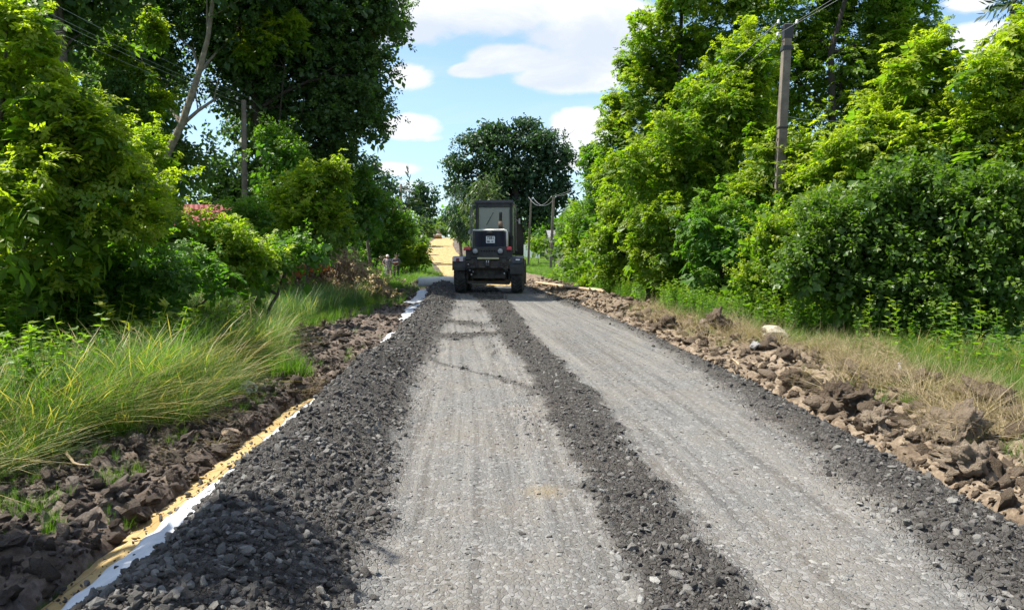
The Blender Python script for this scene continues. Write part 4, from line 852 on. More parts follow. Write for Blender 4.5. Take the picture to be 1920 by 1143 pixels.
# ------------------------------------------------------------------ white geotextile beside and under the stone
m_cloth = mat('white_geotextile', (.50, .52, .55), .8, col2=(.68, .69, .70), nscale=7, bump=.5, bscale=25, spec=.2)
m_roll = mat('geotextile_roll_cloth', (.60, .62, .62), .8, col2=(.74, .75, .74), nscale=5, bump=.3, bscale=20)
def cloth(name, label, y0, y1, w_in, w_out, seed, amp=.02):
    ys_ = grow(y0, y1, lambda t: max(.03, t * t / 900)); t_ = np.linspace(0, 1, 12)
    Yg = np.repeat(ys_[:, None], 12, 1); T0 = t_[None, :] + 0 * Yg
    en = np.minimum(1, np.minimum((Yg - y0) / .5, (y1 - Yg) / .5)) if y0 > 4 else np.minimum(1, (y1 - Yg) / .5)
    wo = (w_out + .06 * (vn(Yg * 1.3, 0 * Yg, seed) - .5)) * (.25 + .75 * en)
    x = XL(Yg) - wo + T0 * (wo + w_in) + .03 * fbm(Yg * 1.5, 0 * Yg, seed + 3, 4)
    z = zt(Yg) - .095 + .075 * np.sin(np.clip(T0 * 1.15, 0, 1) * math.pi / 2) ** .8 + amp * fbm(Yg * 5, T0 * 2.5, seed + 7, 4, .6) + .008 * np.sin(Yg * 19 + 6 * T0 + 4 * fbm(Yg * 2, T0, 9)) + .010 * fbm(Yg * 16, T0 * 5, seed + 11, 3)
    V = np.stack([x, Yg, z], -1).reshape(-1, 3); n = len(ys_); i = np.arange(n - 1)[:, None] * 12 + np.arange(11)[None, :]
    o = link(name, np_mesh(name, V, np.stack([i, i + 1, i + 13, i + 12], -1).reshape(-1, 4), None, True), m_cloth)
    md = o.modifiers.new('t', 'SOLIDIFY'); md.thickness = .004
    return tag(o, label, 'geotextile')
cloth('geotextile_strip', 'white geotextile strip edging the dark gravel beside yellow sand', 2.0, 8.7, .17, .10, 301, .012)
cloth('geotextile_strip', 'short white geotextile scrap by the gravel in mid distance', 12.6, 14.6, .08, .13, 302, .05)
cloth('geotextile_strip', 'crumpled white geotextile edge in front of brush pile', 17.5, 22.5, .16, .26, 303, .12)
cloth('geotextile_strip', 'wide white geotextile sheet leading up to the roll', 23.5, 32.8, .25, .50, 304, .10)
rc = P(787, 527, 33.5); rz = .20
b = MB(); b.tube([(-4.15, 33.0, .24), (-3.2, 33.35, .24), (-1.2, 34.1, .24)], [.215, .22, .22], 24)
roll = empty('geotextile_roll', (-2.7, 33.5, 0)); tag(roll, 'thick pale roll of geotextile lying across beside the grader', 'fabric roll')
o = b.build('rolled_cloth', m_roll, roll); o.data.transform(Matrix.Translation((2.7, -33.5, 0)))
b = MB(); b.lathe([(-.02, .07), (0, .075), (.03, .075)], 'X', (-1.47, -.5, .24), 16); b.build('core', mat('cardboard', (.22, .15, .09), .9), roll)
# scrap on the right of the road
def flat_scrap(name, label, pts, m_, th=.004, cat='scrap'):
    me = bpy.data.meshes.new(name); n = len(pts) // 2
    vs = []; 
    for x_, y_ in pts: vs.append((x_, y_, float(np.maximum(ground_z(np.array([x_]), np.array([y_])), road_z(np.array([x_]), np.array([y_])) if XL(y_) < x_ < XR(y_) else -9)[0]) + .03))
    fs = [(i_, i_ + 1, 2 * n - 2 - i_, 2 * n - 1 - i_) for i_ in range(n - 1)]
    me.from_pydata(vs, [], fs); o = link(name, me, m_); s_ = o.modifiers.new('s', 'SOLIDIFY'); s_.thickness = th; return tag(o, label, cat)
a_, b_ = P(1140, 603, 17.0), P(1190, 626, 14.8)
flat_scrap('geotextile_scrap', 'thin white fabric strip lying on the right gravel shoulder', [(a_.x, 17.2), (a_.x + .22, 16.4), (a_.x + .33, 15.8), (b_.x, 15.0), (b_.x + .10, 15.0), (a_.x + .47, 15.8), (a_.x + .40, 16.4), (a_.x + .14, 17.3)], m_cloth)

# ------------------------------------------------------------------ earth clods, stones, debris
def soil_mat(name, stops, rough=.97):
    m_ = stone_mat(name, stops, rough, .9); return m_
m_clodL = soil_mat('dark_earth_clod', [(.1, (.070, .055, .043)), (.45, (.135, .108, .087)), (.8, (.22, .18, .148)), (1, (.32, .275, .23))])
m_clodR = soil_mat('brown_earth_clod', [(.1, (.085, .063, .044)), (.45, (.165, .125, .088)), (.8, (.27, .21, .15)), (1, (.38, .31, .23))])
cL = [rock_mesh('clod_dark_%d' % k, 3 if k < 2 else 2, 400 + k, .68, .95, 3, k < 3) for k in range(5)]
cR = [rock_mesh('clod_brown_%d' % k, 3 if k < 2 else 2, 420 + k, .68, .95, 3, True) for k in range(5)]
for q_ in cL: q_.materials.append(m_clodL)
for q_ in cR: q_.materials.append(m_clodR)
gzf = lambda x, y: ground_z(x, y)
big_stones(135, cL, gzf, lambda y: SL(y) - WL(y) + .1, lambda y: SL(y) - .02, 3.2, 16, .025, .10, ground, 'earth_clod', 1.5, tilt=.4, sink=.1)
big_stones(165, cR, gzf, lambda y: SR(y) - .02, lambda y: SR(y) + WR(y) * .85, 4.3, 24, .035, .15, ground, 'earth_clod', 1.3, tilt=.4, sink=.1)
for nm, tp_, lo_f, hi_f, n_ in (('crumbled_earth', cL[2:], lambda y: SL(y) - WL(y), lambda y: SL(y) + .05, 9000), ('crumbled_earth', cR[2:], lambda y: SR(y) - .10, lambda y: SR(y) + WR(y), 9000)):
    x, y = sample_pts(n_, 2.6, 45, lo_f, hi_f, 1.3); s = np.clip(np.exp(R.normal(math.log(.014), .65, n_)), .005, .06) * (1 + y * .03)
    stones_on(nm, tp_, x, y, gzf, s, .15, .5)
tnt = lambda nm, c1, c2: mat(nm, c1, .9, col2=c2, nscale=4, bump=.7, bscale=14)
def boulder(name, label, px, D_0, size, m_, seed, flat=.7, cat='stone', rz=0, sub=3, rough=.35, tilt=(0, 0), sink=.25):
    x = PX(px, D_0); s_ = size; z = float(ground_z(np.array([x]), np.array([D_0]))[0])
    o = link(name, rock_mesh(name, sub, seed, flat, rough, 8, sub == 4), m_, None, (x, D_0, z + s_ * flat * (.62 - sink)), (tilt[0], tilt[1], rz), s_); return tag(o, label, cat)
m_cream = tnt('cream_stone', (.36, .31, .22), (.60, .54, .42)); m_grs = tnt('grey_stone', (.20, .19, .18), (.36, .35, .33)); m_brn = tnt('red_brown_stone', (.085, .058, .048), (.17, .125, .105)); m_tan = tnt('tan_stone', (.23, .165, .115), (.36, .27, .19)); m_brk = tnt('broken_brick', (.30, .10, .07), (.42, .18, .13)); m_pear = tnt('pale_caked_earth', (.17, .145, .12), (.30, .265, .22))
boulder('boulder', 'large cream boulder in the grass in front of the dark glossy bush', 1455, 12.3, .235, m_cream, 501, .72, 'boulder', .4, sink=-.35)
boulder('boulder', 'small grey stone on brown earth nearer than the cream boulder', 1418, 11.2, .11, m_grs, 502, .7)
boulder('stone_slab', 'angular reddish brown slab leaning by the sand at lower left', 138, 3.45, .17, m_brn, 503, .45, 'stone', .5, 2, .2, (.35, -.2))
boulder('boulder', 'wide pale grey brown lump in the bottom left corner', 38, 3.22, .26, m_pear, 504, .42, 'boulder', .2)
boulder('stone', 'pointed grey stone on the heap below the bright grass sod', 462, 7.9, .10, m_grs, 505, .8, tilt=(.3, .2))
boulder('stone', 'tan rectangular stone at the sand edge of left heap', 420, 6.5, .12, m_tan, 506, .5, sub=2, rough=.15)
boulder('brick_piece', 'broken red brick piece on the left dug earth', 305, 6.9, .055, m_brk, 507, .7, 'brick', sub=2, rough=.1)
boulder('stone', 'pale flat stone on the middle of the left earth heap', 342, 6.05, .06, m_grs, 508, .35, sub=2)
boulder('stone', 'tan lump above the flat pale stone near bright sod', 480, 8.3, .11, m_tan, 509, .6, sub=2)
for k_, (px, D_0, sz, lb) in enumerate([(1502, 8.7, .23, 'big rounded clod topped with dry grass at the gravel edge'), (1570, 7.7, .20, 'pale brown clod right of the grass topped clod'), (1620, 7.2, .20, 'wide brown clod above the near clod row'), (1650, 6.5, .19, 'brown clod touching the right gravel edge lower right'),
    (1800, 6.0, .27, 'largest straw covered earth mound near the right edge'), (1700, 5.6, .20, 'low brown clod below the straw covered mound'), (1840, 5.3, .20, 'brown clod at lower right by the gravel corner'), (1720, 8.2, .22, 'clod half buried in straw beside the yellow grass'), (1345, 13.6, .26, 'dark clod under the split log'), (1250, 15.4, .22, 'brown clod beyond the dark one near the stump'), (1165, 20, .28, 'upright clod near the scrap of white fabric'), (1860, 7.0, .24, 'clod with straw against the right edge grass')]):
    boulder('earth_mound', lb, px, D_0, sz, m_clodR, 520 + k_, .72, 'earth clod', k_, 4, .8, sink=.05)
for (px, D_0, n, r_, h_) in ((1502, 8.7, 70, .22, .14), (1800, 6.0, 110, .34, .13), (1720, 8.2, 60, .30, .15), (1860, 7.0, 70, .34, .15), (1640, 9.2, 160, .6, .16), (1560, 10.2, 120, .5, .16)):
    x = PX(px, D_0) + R.normal(0, r_ * .5, n); y = D_0 + R.normal(0, r_ * .5, n); rr = np.hypot(x - PX(px, D_0), y - D_0)
    hh = R.uniform(.6, 1.1, n) * h_; z = gzf(x, y) + np.maximum(0, r_ * .72 * (1 - (rr / r_) ** 2)) - .02
    scatter('straw', strawg, np.stack([x, y, z], -1), np.stack([R.normal(0, .8, n), R.normal(0, .8, n), R.random(n) * 6.28], -1), np.stack([hh] * 3, -1), R.integers(0, 3, n))
# bottle
x, y = PX(1692, 9.4), 9.4; z = gz1(x, y) + .06; root = tag(empty('plastic_bottle', (x, y, z), .4), 'small white bottle standing in the straw before the dark bush', 'bottle')
b = MB(); b.lathe([(0, .030), (.01, .036), (.09, .036), (.12, .026), (.135, .014), (.15, .014)], 'Z', (0, 0, 0), 14); b.build('bottle_body', mat('white_plastic', (.78, .78, .76), .4), root)
b = MB(); b.lathe([(.149, .017), (.17, .017)], 'Z', (0, 0, 0), 12); b.build('cap', mat('cap_plastic', (.6, .6, .62), .4), root)
# stump, logs, poles on the ground, sticks
x, y = PX(1222, 23), 23.2; z = gz1(x, y) - .12; root = tag(empty('tree_stump', (x, y, z)), 'dark broken stump at the foot of the right hedge', 'stump')
b = MB(); b.tube([(0, 0, -.1), (0, 0, .15), (.03, 0, .45), (.05, .02, .72)], [.24, .18, .15, .12], 9); b.tube([(.02, 0, .3), (-.12, 0, .62)], [.08, .04], 6); b.build('stump_wood', m_darkbark, root)
b = MB()
for k_ in range(5):
    a = k_ * 1.26; b.tube([(.1 * math.cos(a), .1 * math.sin(a), .08), (.34 * math.cos(a), .34 * math.sin(a), -.03)], [.07, .03], 5)
b.build('root', m_darkbark, root)
m_pole = mat('peeled_wood', (.30, .22, .13), .85, col2=(.46, .36, .23), nscale=5, bump=.5)
def stick(name, label, p0, p1, r0, r1, m_, cat, lift=.0, n=7, bend=.02):
    p0, p1 = Vector(p0), Vector(p1); pts = curve_pts((p0.x, p0.y, 0), (p1.x, p1.y, 0), n, bend)
    zz_ = [max(gz1(p.x, p.y), gz1(p.x, p.y) if p.x > XR(p.y) else 0) + .05 for p in pts]; za, zb = zz_[0] + lift, zz_[-1] + lift
    for i_, p in enumerate(pts): p.z = max(zz_[i_] * .0 + za + (zb - za) * i_ / (n - 1), zz_[i_] - .03)
    b = MB(); b.tube(pts, [r0 + (r1 - r0) * i_ / (n - 1) for i_ in range(n)], 7); return tag(b.build(name, m_), label, cat)
stick('fallen_pole', 'long peeled wooden pole lying along the right verge past the grader', (PX(1006, 38), 38, 0), (PX(1130, 27.5), 27.5, 0), .06, .075, m_pole, 'wooden pole', .10)
stick('fallen_pole', 'short pale pole below the end of the long one', (PX(1084, 29), 28.6, 0), (PX(1132, 26.5), 26.3, 0), .05, .06, m_pole, 'wooden pole', .06)
stick('stick', 'thin pale stick on brown earth right of the grader', (PX(1008, 31), 31.5, 0), (PX(1036, 27), 26.5, 0), .03, .02, m_pole, 'stick')
stick('stick', 'forked pale branch lying by the right hedge foot', (PX(1290, 17), 17, 0), (PX(1375, 15.2), 15.2, 0), .03, .015, m_pole, 'branch', .04)
stick('stick', 'second dry branch crossing the forked pale one', (PX(1310, 16.4), 16.6, 0), (PX(1352, 14.8), 14.9, 0), .022, .012, m_twig, 'branch', .08)
stick('split_log', 'short dark log end on the earth by the pale branches', (PX(1325, 14.2), 14.4, 0), (PX(1365, 13.6), 13.5, 0), .10, .09, m_brn, 'log', .10)
stick('stick', 'dry stick in the straw left of the white bottle', (PX(1590, 10.2), 10.2, 0), (PX(1645, 9.7), 9.7, 0), .015, .008, m_twig, 'stick', .08)
stick('stick', 'thin stick on the gravel edge earth below the grey stone', (PX(1390, 10.2), 10.2, 0), (PX(1372, 10.8), 10.7, 0), .014, .008, m_pole, 'stick')
stick('root_piece', 'curved pale root lying on the left earth near grass', (PX(110, 5.4), 5.4, 0), (PX(160, 5.0), 5.0, 0), .012, .006, m_pole, 'root', .01, bend=.3)
b = MB(); x, y = PX(743, 40), 38.0; b.tube([(x, y, -.2), (x + .01, y, .62)], [.025, .02], 6); tag(b.build('survey_stake', m_pole), 'thin wooden stake in the grass right of the people', 'stake')

# ------------------------------------------------------------------ brush pile
cx_, cy_ = PX(628, 25), 25.0; z0 = gz1(cx_, cy_); root = tag(empty('brush_pile', (cx_, cy_, z0)), 'brown heap of dry branches and rusty leaves left of the road', 'brush pile')
b = MB(); q = random.Random(77)
for k_ in range(2300):
    a = q.random() * 6.28; rr = 1.7 * math.sqrt(q.random()); x, y = rr * math.cos(a) * 1.05, rr * math.sin(a) * .9
    h = 1.55 * max(0, 1 - (rr / 1.85) ** 2) ** .7 * q.uniform(.35, 1.08) * (1.12 - .25 * x / 1.5)
    aa = a + q.gauss(0, 1.1); ln = q.uniform(.3, .95); dx, dy = math.cos(aa) * ln, math.sin(aa) * ln; r_ = q.uniform(.004, .013)
    b.tube([(x - dx * .4, y - dy * .4, h * .85), (x + dx * .1, y + dy * .1, h + ln * .16), (x + dx * .5, y + dy * .5, max(.02, h - ln * .25))], [r_, r_ * .8, r_ * .3], 3, cap=False)
o = tag(b.build('twigs', m_twig, root), kind='stuff')
m_rust = leaf_mat('rusty_dry_leaf', (.24, .085, .03), (.42, .16, .055), (.55, .16, .03), .3, tsat=.8)
m_dry = leaf_mat('brown_dry_leaf', (.17, .11, .065), (.36, .26, .15), (.44, .34, .20), .25, tsat=.8)
f = foliage('dry_leaves', [((cx_ + .1, cy_, z0 + .35), (1.75, 1.5, 1.1)), ((cx_ - .5, cy_, z0 + .95), (.9, .9, .5))], 'round', .06, 1.3, m_dry, None, 610, .3, .2, .75); f.data.transform(Matrix.Translation((-cx_, -cy_, -z0))); f.parent = root; tag(f, kind='stuff')
f = foliage('rusty_leaves', [((cx_ - .5, cy_ - 1.0, z0 + 1.05), (.5, .35, .25))], 'round', .075, 2.2, m_rust, None, 611, .9, .2, .6); f.data.transform(Matrix.Translation((-cx_, -cy_, -z0))); f.parent = root; tag(f, 'patch of bright rusty orange leaves', kind='stuff')

# ------------------------------------------------------------------ utility poles and wires
m_conc = mat('weathered_concrete', (.12, .10, .08), .9, col2=(.25, .21, .17), nscale=3, bump=.5, bscale=30)
m_wood = mat('weathered_pole_wood', (.06, .05, .042), .9, col2=(.14, .12, .10), nscale=5, bump=.6)
m_steel = mat('dark_steel', (.05, .05, .052), .55, .6); m_porc = mat('porcelain', (.6, .6, .58), .3); m_wire = mat('aluminium_wire', (.30, .31, .32), .5, .5)
def pole(name, label, base, top, w0, w1, m_, square=False, arms=2, strut=None, cat='utility pole', band=False):
    base, top = Vector(base), Vector(top); root = tag(empty(name, base), label, cat, 'utility poles'); d = top - base
    b = MB()
    if square:
        q_ = d.to_track_quat('Z', 'Y').to_matrix(); vs = []
        for t, w_ in ((0, w0), (1, w1)):
            for x_, y_ in ((-1, -1), (1, -1), (1, 1), (-1, 1)): vs.append(d * t + q_ @ Vector((x_ * w_ / 2, y_ * w_ / 2, 0)))
        b.add(vs, [(3, 2, 1, 0), (4, 5, 6, 7), (0, 1, 5, 4), (1, 2, 6, 5), (2, 3, 7, 6), (3, 0, 4, 7)])
    else: b.tube([(0, 0, 0), d * .5, d], [w0 / 2, (w0 + w1) / 4, w1 / 2], 12)
    b.build('shaft', m_, root, bevel=.015 if square else 0)
    ends = []
    for k_ in range(arms):
        for sg in (-1, 1):
            p = d * (1 - (.10 + .32 * k_) / d.length); hk = MB(); e = p + Vector((sg * .24, 0, .04))
            hk.tube([p, p + Vector((sg * .16, 0, -.02)), e, e + Vector((0, 0, .10))], .010, 5); h_ = hk.build('hook', m_steel, root)
            i_ = MB(); i_.lathe([(0, .035), (.03, .042), (.05, .028), (.08, .038), (.11, .02)], 'Z', e + Vector((0, 0, .07)), 10); i_.build('insulator', m_porc, h_); ends.append(base + e + Vector((0, 0, .14)))
    if band:
        bb = MB(); p = d * (1 - .62 / d.length); bb.box(p, (w1 * 1.25, w1 * 1.25, .10)); bb.build('steel_band', m_steel, root); bb = MB(); bb.box(d * (1 - .2 / d.length), (w1 * 1.18, w1 * 1.18, .34)); bb.build('steel_band', m_steel, root)
        bb = MB(); bb.box(d * .66, (w0 * .95, w0 * .95, .04)); bb.build('steel_band', m_steel, root)
    if strut: bb = MB(); bb.tube([Vector(strut) - base, d * .72], [.11, .09], 8); bb.build('strut', m_, root)
    return ends
def gp(px, D_0, up=-.2): x = PX(px, D_0); return Vector((x, D_0, gz1(x, D_0) + up))
e0 = pole('utility_pole', 'leaning square concrete pole rising from the right hand maples', gp(1448, 20), P(1477, 46, 20), .27, .20, m_conc, True, 2, band=True)
e1 = pole('utility_pole', 'tall grey pole in the gap of the left trees', gp(459, 28), P(457, 188, 28), .24, .18, m_conc, False, 2)
e2 = pole('utility_pole', 'thin pole half hidden above the brush pile', gp(648, 46), P(645, 308, 46), .24, .17, m_wood, False, 2)
e3 = pole('utility_pole', 'dark wooden pole with a slanted brace on far left side', gp(747, 60), P(752, 345, 60), .26, .18, m_wood, False, 2, strut=gp(730, 61))
e4 = pole('utility_pole', 'thin pole at the far side of the lawn in front of the oak', gp(990, 86), P(996, 372, 86), .26, .20, m_conc, True, 1)
e5 = pole('utility_pole', 'thicker pole on the lawn nearest the grey shed', gp(1032, 77), P(1038, 370, 77), .32, .24, m_conc, True, 1)
def wire(name, label, a, c_, sag, r=.008):
    a, c_ = Vector(a), Vector(c_); b = MB(); n = 14
    b.tube([a.lerp(c_, i_ / n) - Vector((0, 0, 4 * sag * (i_ / n) * (1 - i_ / n))) for i_ in range(n + 1)], r, 4, cap=False); return tag(b.build(name, m_wire), label, 'wire', 'overhead wires')
nm = ['lowest', 'second', 'third', 'topmost']
for k_ in range(4):
    t = Vector((-9.4 + .45 * (k_ % 2), -9, 7.4 - .34 * (k_ // 2)))
    wire('overhead_wire', nm[3 - k_] + ' of the wires running from the grey pole to the upper left corner', e1[k_], t, .75, .0055)
    wire('overhead_wire', nm[3 - k_] + ' of the wires between the grey pole and the half hidden pole', e1[k_], e2[k_], .45, .007)
    if k_ < 3: wire('overhead_wire', nm[3 - k_] + ' of the wires between the half hidden pole and the braced pole', e2[k_], e3[k_], .35, .011)
for k_ in range(2):
    wire('overhead_wire', ['upper', 'lower'][k_] + ' wire from the leaning concrete pole up to the right', e0[k_ + 1], (8.6 + .5 * k_, -8, 8.0 - .4 * k_), .5, .0055)
    wire('overhead_wire', ['upper', 'lower'][k_] + ' sagging wire between the two lawn poles', e4[k_], e5[k_], .9, .02)
    wire('overhead_wire', ['upper', 'lower'][k_] + ' wire from the lawn pole to the maples on the right', e5[k_], e0[k_], .9, .012)
wire('overhead_wire', 'thin service wire crossing the dark hollow behind the concrete pole', P(1466, 216, 20), P(1760, 165, 24), .5, .005)

# ------------------------------------------------------------------ sheds and fences behind the trees
m_red = mat('red_painted_roof', (.25, .05, .045), .6, col2=(.34, .09, .075), nscale=2); m_wall = mat('weathered_plank', (.13, .12, .11), .9, col2=(.24, .22, .20), nscale=6, bump=.4)
m_pwall = mat('pale_shed_wall', (.30, .25, .17), .9, col2=(.40, .34, .24), nscale=3); m_gf = mat('grey_green_fence', (.16, .22, .20), .8, col2=(.26, .32, .29), nscale=2); m_slate = mat('grey_sheet_roof', (.20, .205, .21), .7, col2=(.30, .30, .31), nscale=3)
def shed(name, label, c_, w_, d_, hw, hr, rz, mr_, mw, n=18):
    c_ = Vector(c_); root = tag(empty(name, c_, rz), label, 'shed'); b = MB(); b.box((0, 0, hw / 2 - .2), (w_, d_, hw + .4)); b.build('wall', mw, root)
    b = MB(); b.add([(-w_ / 2, -d_ / 2 + .01, hw), (-w_ / 2, d_ / 2 - .01, hw), (-w_ / 2, 0, hr), (w_ / 2, -d_ / 2 + .01, hw), (w_ / 2, d_ / 2 - .01, hw), (w_ / 2, 0, hr)], [(0, 1, 2), (3, 5, 4), (0, 2, 5, 3), (1, 4, 5, 2)]); b.build('gable', mw, root)
    for sg in (-1, 1):
        b = MB(); e = .25; m_ = 2 * n; vs = []
        for i_ in range(m_ + 1):
            x_ = -w_ / 2 - e + (w_ + 2 * e) * i_ / m_; dz = .035 if i_ % 2 else .01
            vs += [(x_, sg * (d_ / 2 + e), hw - e * (hr - hw) / (d_ / 2) + dz + .03), (x_, sg * .02, hr + dz + .03)]
        b.add(vs, [(2 * i_, 2 * i_ + 2, 2 * i_ + 3, 2 * i_ + 1) for i_ in range(m_)]); o = b.build('roof', mr_, root); s_ = o.modifiers.new('s', 'SOLIDIFY'); s_.thickness = .02
    return root
x, y = PX(352, 33), 34.5; shed('shed', 'small shed with faded red roof deep among the left trees', (x, y, gz1(x, y)), 3.4, 2.6, 2.6, 3.9, .5, m_red, m_pwall)
x, y = PX(1050, 100), 101; shed('shed', 'grey plank shed behind the thicker lawn pole', (x, y, gz1(x, y)), 3.2, 3.0, 2.6, 3.9, .2, m_slate, m_wall)
def fence(name, label, a, c_, h, n, mw, gap=.75):
    a, c_ = Vector(a), Vector(c_); root = tag(empty(name, (a.x, a.y, gz1(a.x, a.y))), label, 'fence'); me = None
    b = MB(); b.box((0, 0, 0), (1, 1, 1)); me = b.mesh('picket'); me.materials.append(mw); d = c_ - a; L = d.length; ang = math.atan2(d.y, d.x)
    z0_ = gz1(a.x, a.y)
    for i_ in range(n):
        p = a + d * (i_ + .5) / n; z = gz1(p.x, p.y) - z0_; hh = h * rnd.uniform(.93, 1.05)
        link('picket', me, None, root, (p.x - a.x, p.y - a.y, z + hh / 2), (rnd.gauss(0, .02), rnd.gauss(0, .02), ang), (L / n * gap, .03, hh))
    for t in (.28, .78): b = MB(); b.bar((0, .035, h * t), (d.x, d.y + .035, h * t + gz1(c_.x, c_.y) - z0_), .05, .07); b.build('rail', mw, root)
fence('picket_fence', 'grey green board fence beside the trunk of the oak', (PX(982, 107), 107, 0), (PX(1012, 104), 104, 0), 1.7, 16, m_gf, .9)
fence('picket_fence', 'grey picket fence right of the thicker lawn pole', (PX(1044, 72), 72, 0), (PX(1078, 70), 70, 0), 1.5, 14, m_wall, .8)
# ------------------------------------------------------------------ the grader, seen from behind
GX, GY = -.90, 27.7
m_gb = mat('grader_dark_paint', (.016, .017, .021), .5, col2=(.050, .048, .046), nscale=4, bump=.15, bscale=20, spec=.4)
m_gg = mat('grader_grime', (.026, .024, .022), .85, col2=(.095, .082, .066), nscale=6, bump=.4, bscale=20)
m_gr = mat('grille_blue_black', (.030, .034, .048), .45, col2=(.065, .072, .095), nscale=5)
m_gw = mat('cream_hood_paint', (.62, .60, .53), .5, col2=(.75, .73, .66), nscale=4)
m_tyre = mat('dusty_rubber', (.022, .021, .020), .9, col2=(.085, .078, .068), nscale=7, bump=.4)
m_rim = mat('rim_paint', (.10, .09, .06), .7, col2=(.18, .15, .10), nscale=6); m_redl = mat('red_lens', (.50, .02, .02), .2, spec=.6); m_lamp = mat('lamp_glass', (.30, .31, .32), .12, spec=.8)
m_yel2 = mat('faded_yellow_bar', (.42, .40, .20), .7, col2=(.52, .50, .30), nscale=8); m_plate = mat('plate_white', (.70, .71, .70), .5); m_ink = mat('plate_ink', (.02, .02, .02), .6)
m_rusty = mat('worn_blade_steel', (.13, .085, .055), .7, col2=(.24, .17, .11), nscale=6); m_brass = mat('worn_metal', (.45, .45, .43), .4, .7); m_maroon = mat('maroon_plastic', (.12, .03, .035), .5)
m_seat = mat('seat_vinyl', (.03, .035, .03), .6); m_post = mat('pink_poster', (.42, .19, .17), .8, col2=(.50, .30, .27), nscale=9)
m_glass = bpy.data.materials.new('cab_glass'); m_glass.use_nodes = True; T = NT(m_glass.node_tree); T.n.clear()
mx = T.node('ShaderNodeMixShader', {0: .38, 1: T.node('ShaderNodeBsdfTransparent', {'Color': (.80, .84, .80, 1)}).outputs[0], 2: T.node('ShaderNodeBsdfPrincipled', {'Base Color': (.58, .57, .50, 1), 'Roughness': .3, 'Specular IOR Level': .8}).outputs[0]})  # pale base colour mixed in to stand in for the window's reflected brightness
T.l.new(mx.outputs[0], T.node('ShaderNodeOutputMaterial').inputs[0])
gr = tag(empty('road_grader', (GX, GY, .02), math.radians(-2.6)), 'dark motor grader seen from behind in the middle of the road', 'grader')
def tyre(b, c, r, w, n=28):
    b.lathe([(-w * .30, r * .55), (-w * .46, r * .62), (-w * .5, r * .82), (-w * .44, r * .93), (-w * .3, r * .955), (w * .3, r * .955), (w * .44, r * .93), (w * .5, r * .82), (w * .46, r * .62), (w * .30, r * .55)], 'X', c, n)
    for k_ in range(n):
        for sg in (-1, 1):
            a = 2 * math.pi * (k_ + (.5 if sg > 0 else 0)) / n; a2 = a + .20; rr = r * .975
            p0 = Vector((c[0] + sg * w * .47, c[1] + math.cos(a) * rr * .97, c[2] + math.sin(a) * rr * .97)); p1 = Vector((c[0] + sg * w * .02, c[1] + math.cos(a2) * rr, c[2] + math.sin(a2) * rr)); b.bar(p0, p1, r * .085, r * .06)
def wheel(c, r, w, sx):
    o = None; b = MB(); tyre(b, (0, 0, 0), r, w); o = b.build('wheel', m_tyre, gr, loc=c)
    b = MB(); b.lathe([(-sx * w * .28, r * .54), (sx * w * .30, r * .54), (sx * w * .34, r * .50), (sx * w * .12, r * .40), (sx * w * .10, r * .20), (sx * w * .26, r * .18), (sx * w * .28, r * .02)], 'X', (0, 0, 0), 20); b.build('rim', m_rim, o)
    b = MB()
    for k_ in range(8): a = k_ * math.pi / 4; b.cyl((sx * w * .1, math.cos(a) * r * .3, math.sin(a) * r * .3), (sx * w * .16, math.cos(a) * r * .3, math.sin(a) * r * .3), .02, n=6)
    b.build('wheel_nuts', m_steel, o)
for sx in (-1, 1):
    wheel((sx * 1.07, .72, .66), .66, .44, sx); wheel((sx * 1.07, 2.20, .66), .66, .44, sx); wheel((sx * 1.02, 7.9, .60), .60, .38, sx)
    b = MB(); n = 9          # mudguard curved over the tyre, its flap hanging behind
    pts = [(-.08, .86 if sx < 0 else .72), (-.09, .98), (-.07, 1.18), (.0, 1.32), (.2, 1.37), (.9, 1.38), (1.5, 1.36)]
    vs = []; 
    for (y_, z_) in pts: vs += [(sx * 1.07 - .24, y_, z_), (sx * 1.07 + .24, y_, z_)]
    b.add(vs, [(2 * i_, 2 * i_ + 1, 2 * i_ + 3, 2 * i_ + 2) for i_ in range(len(pts) - 1)]); o = b.build('mudguard', m_gb, gr); s_ = o.modifiers.new('s', 'SOLIDIFY'); s_.thickness = .03
    b = MB(); b.box((sx * .62, 1.45, .66), (.16, 2.1, .34)); b.cyl((sx * .5, .72, .63), (sx * 1.0, .72, .63), .12); b.cyl((sx * .5, 2.2, .63), (sx * 1.0, 2.2, .63), .12); b.build('tandem_case', m_gg, gr, bevel=.02)
b = MB(); b.box((-1.10, -.12, 1.27), (.40, .04, .17)); o = b.build('reflector_bracket', mat('pale_bracket', (.55, .48, .48), .6), gr, bevel=.01)
b = MB(); b.box((-1.10, -.150, 1.25), (.13, .03, .12), taper=.8); b.build('reflector', m_maroon, o)
b = MB(); b.box((1.10, -.13, 1.22), (.36, .03, .20)); o = b.build('reflector_bracket', m_gr, gr, bevel=.01); b = MB(); b.box((1.12, -.158, 1.25), (.15, .03, .045)); b.build('reflector', mat('white_reflector', (.85, .87, .88), .3), o)
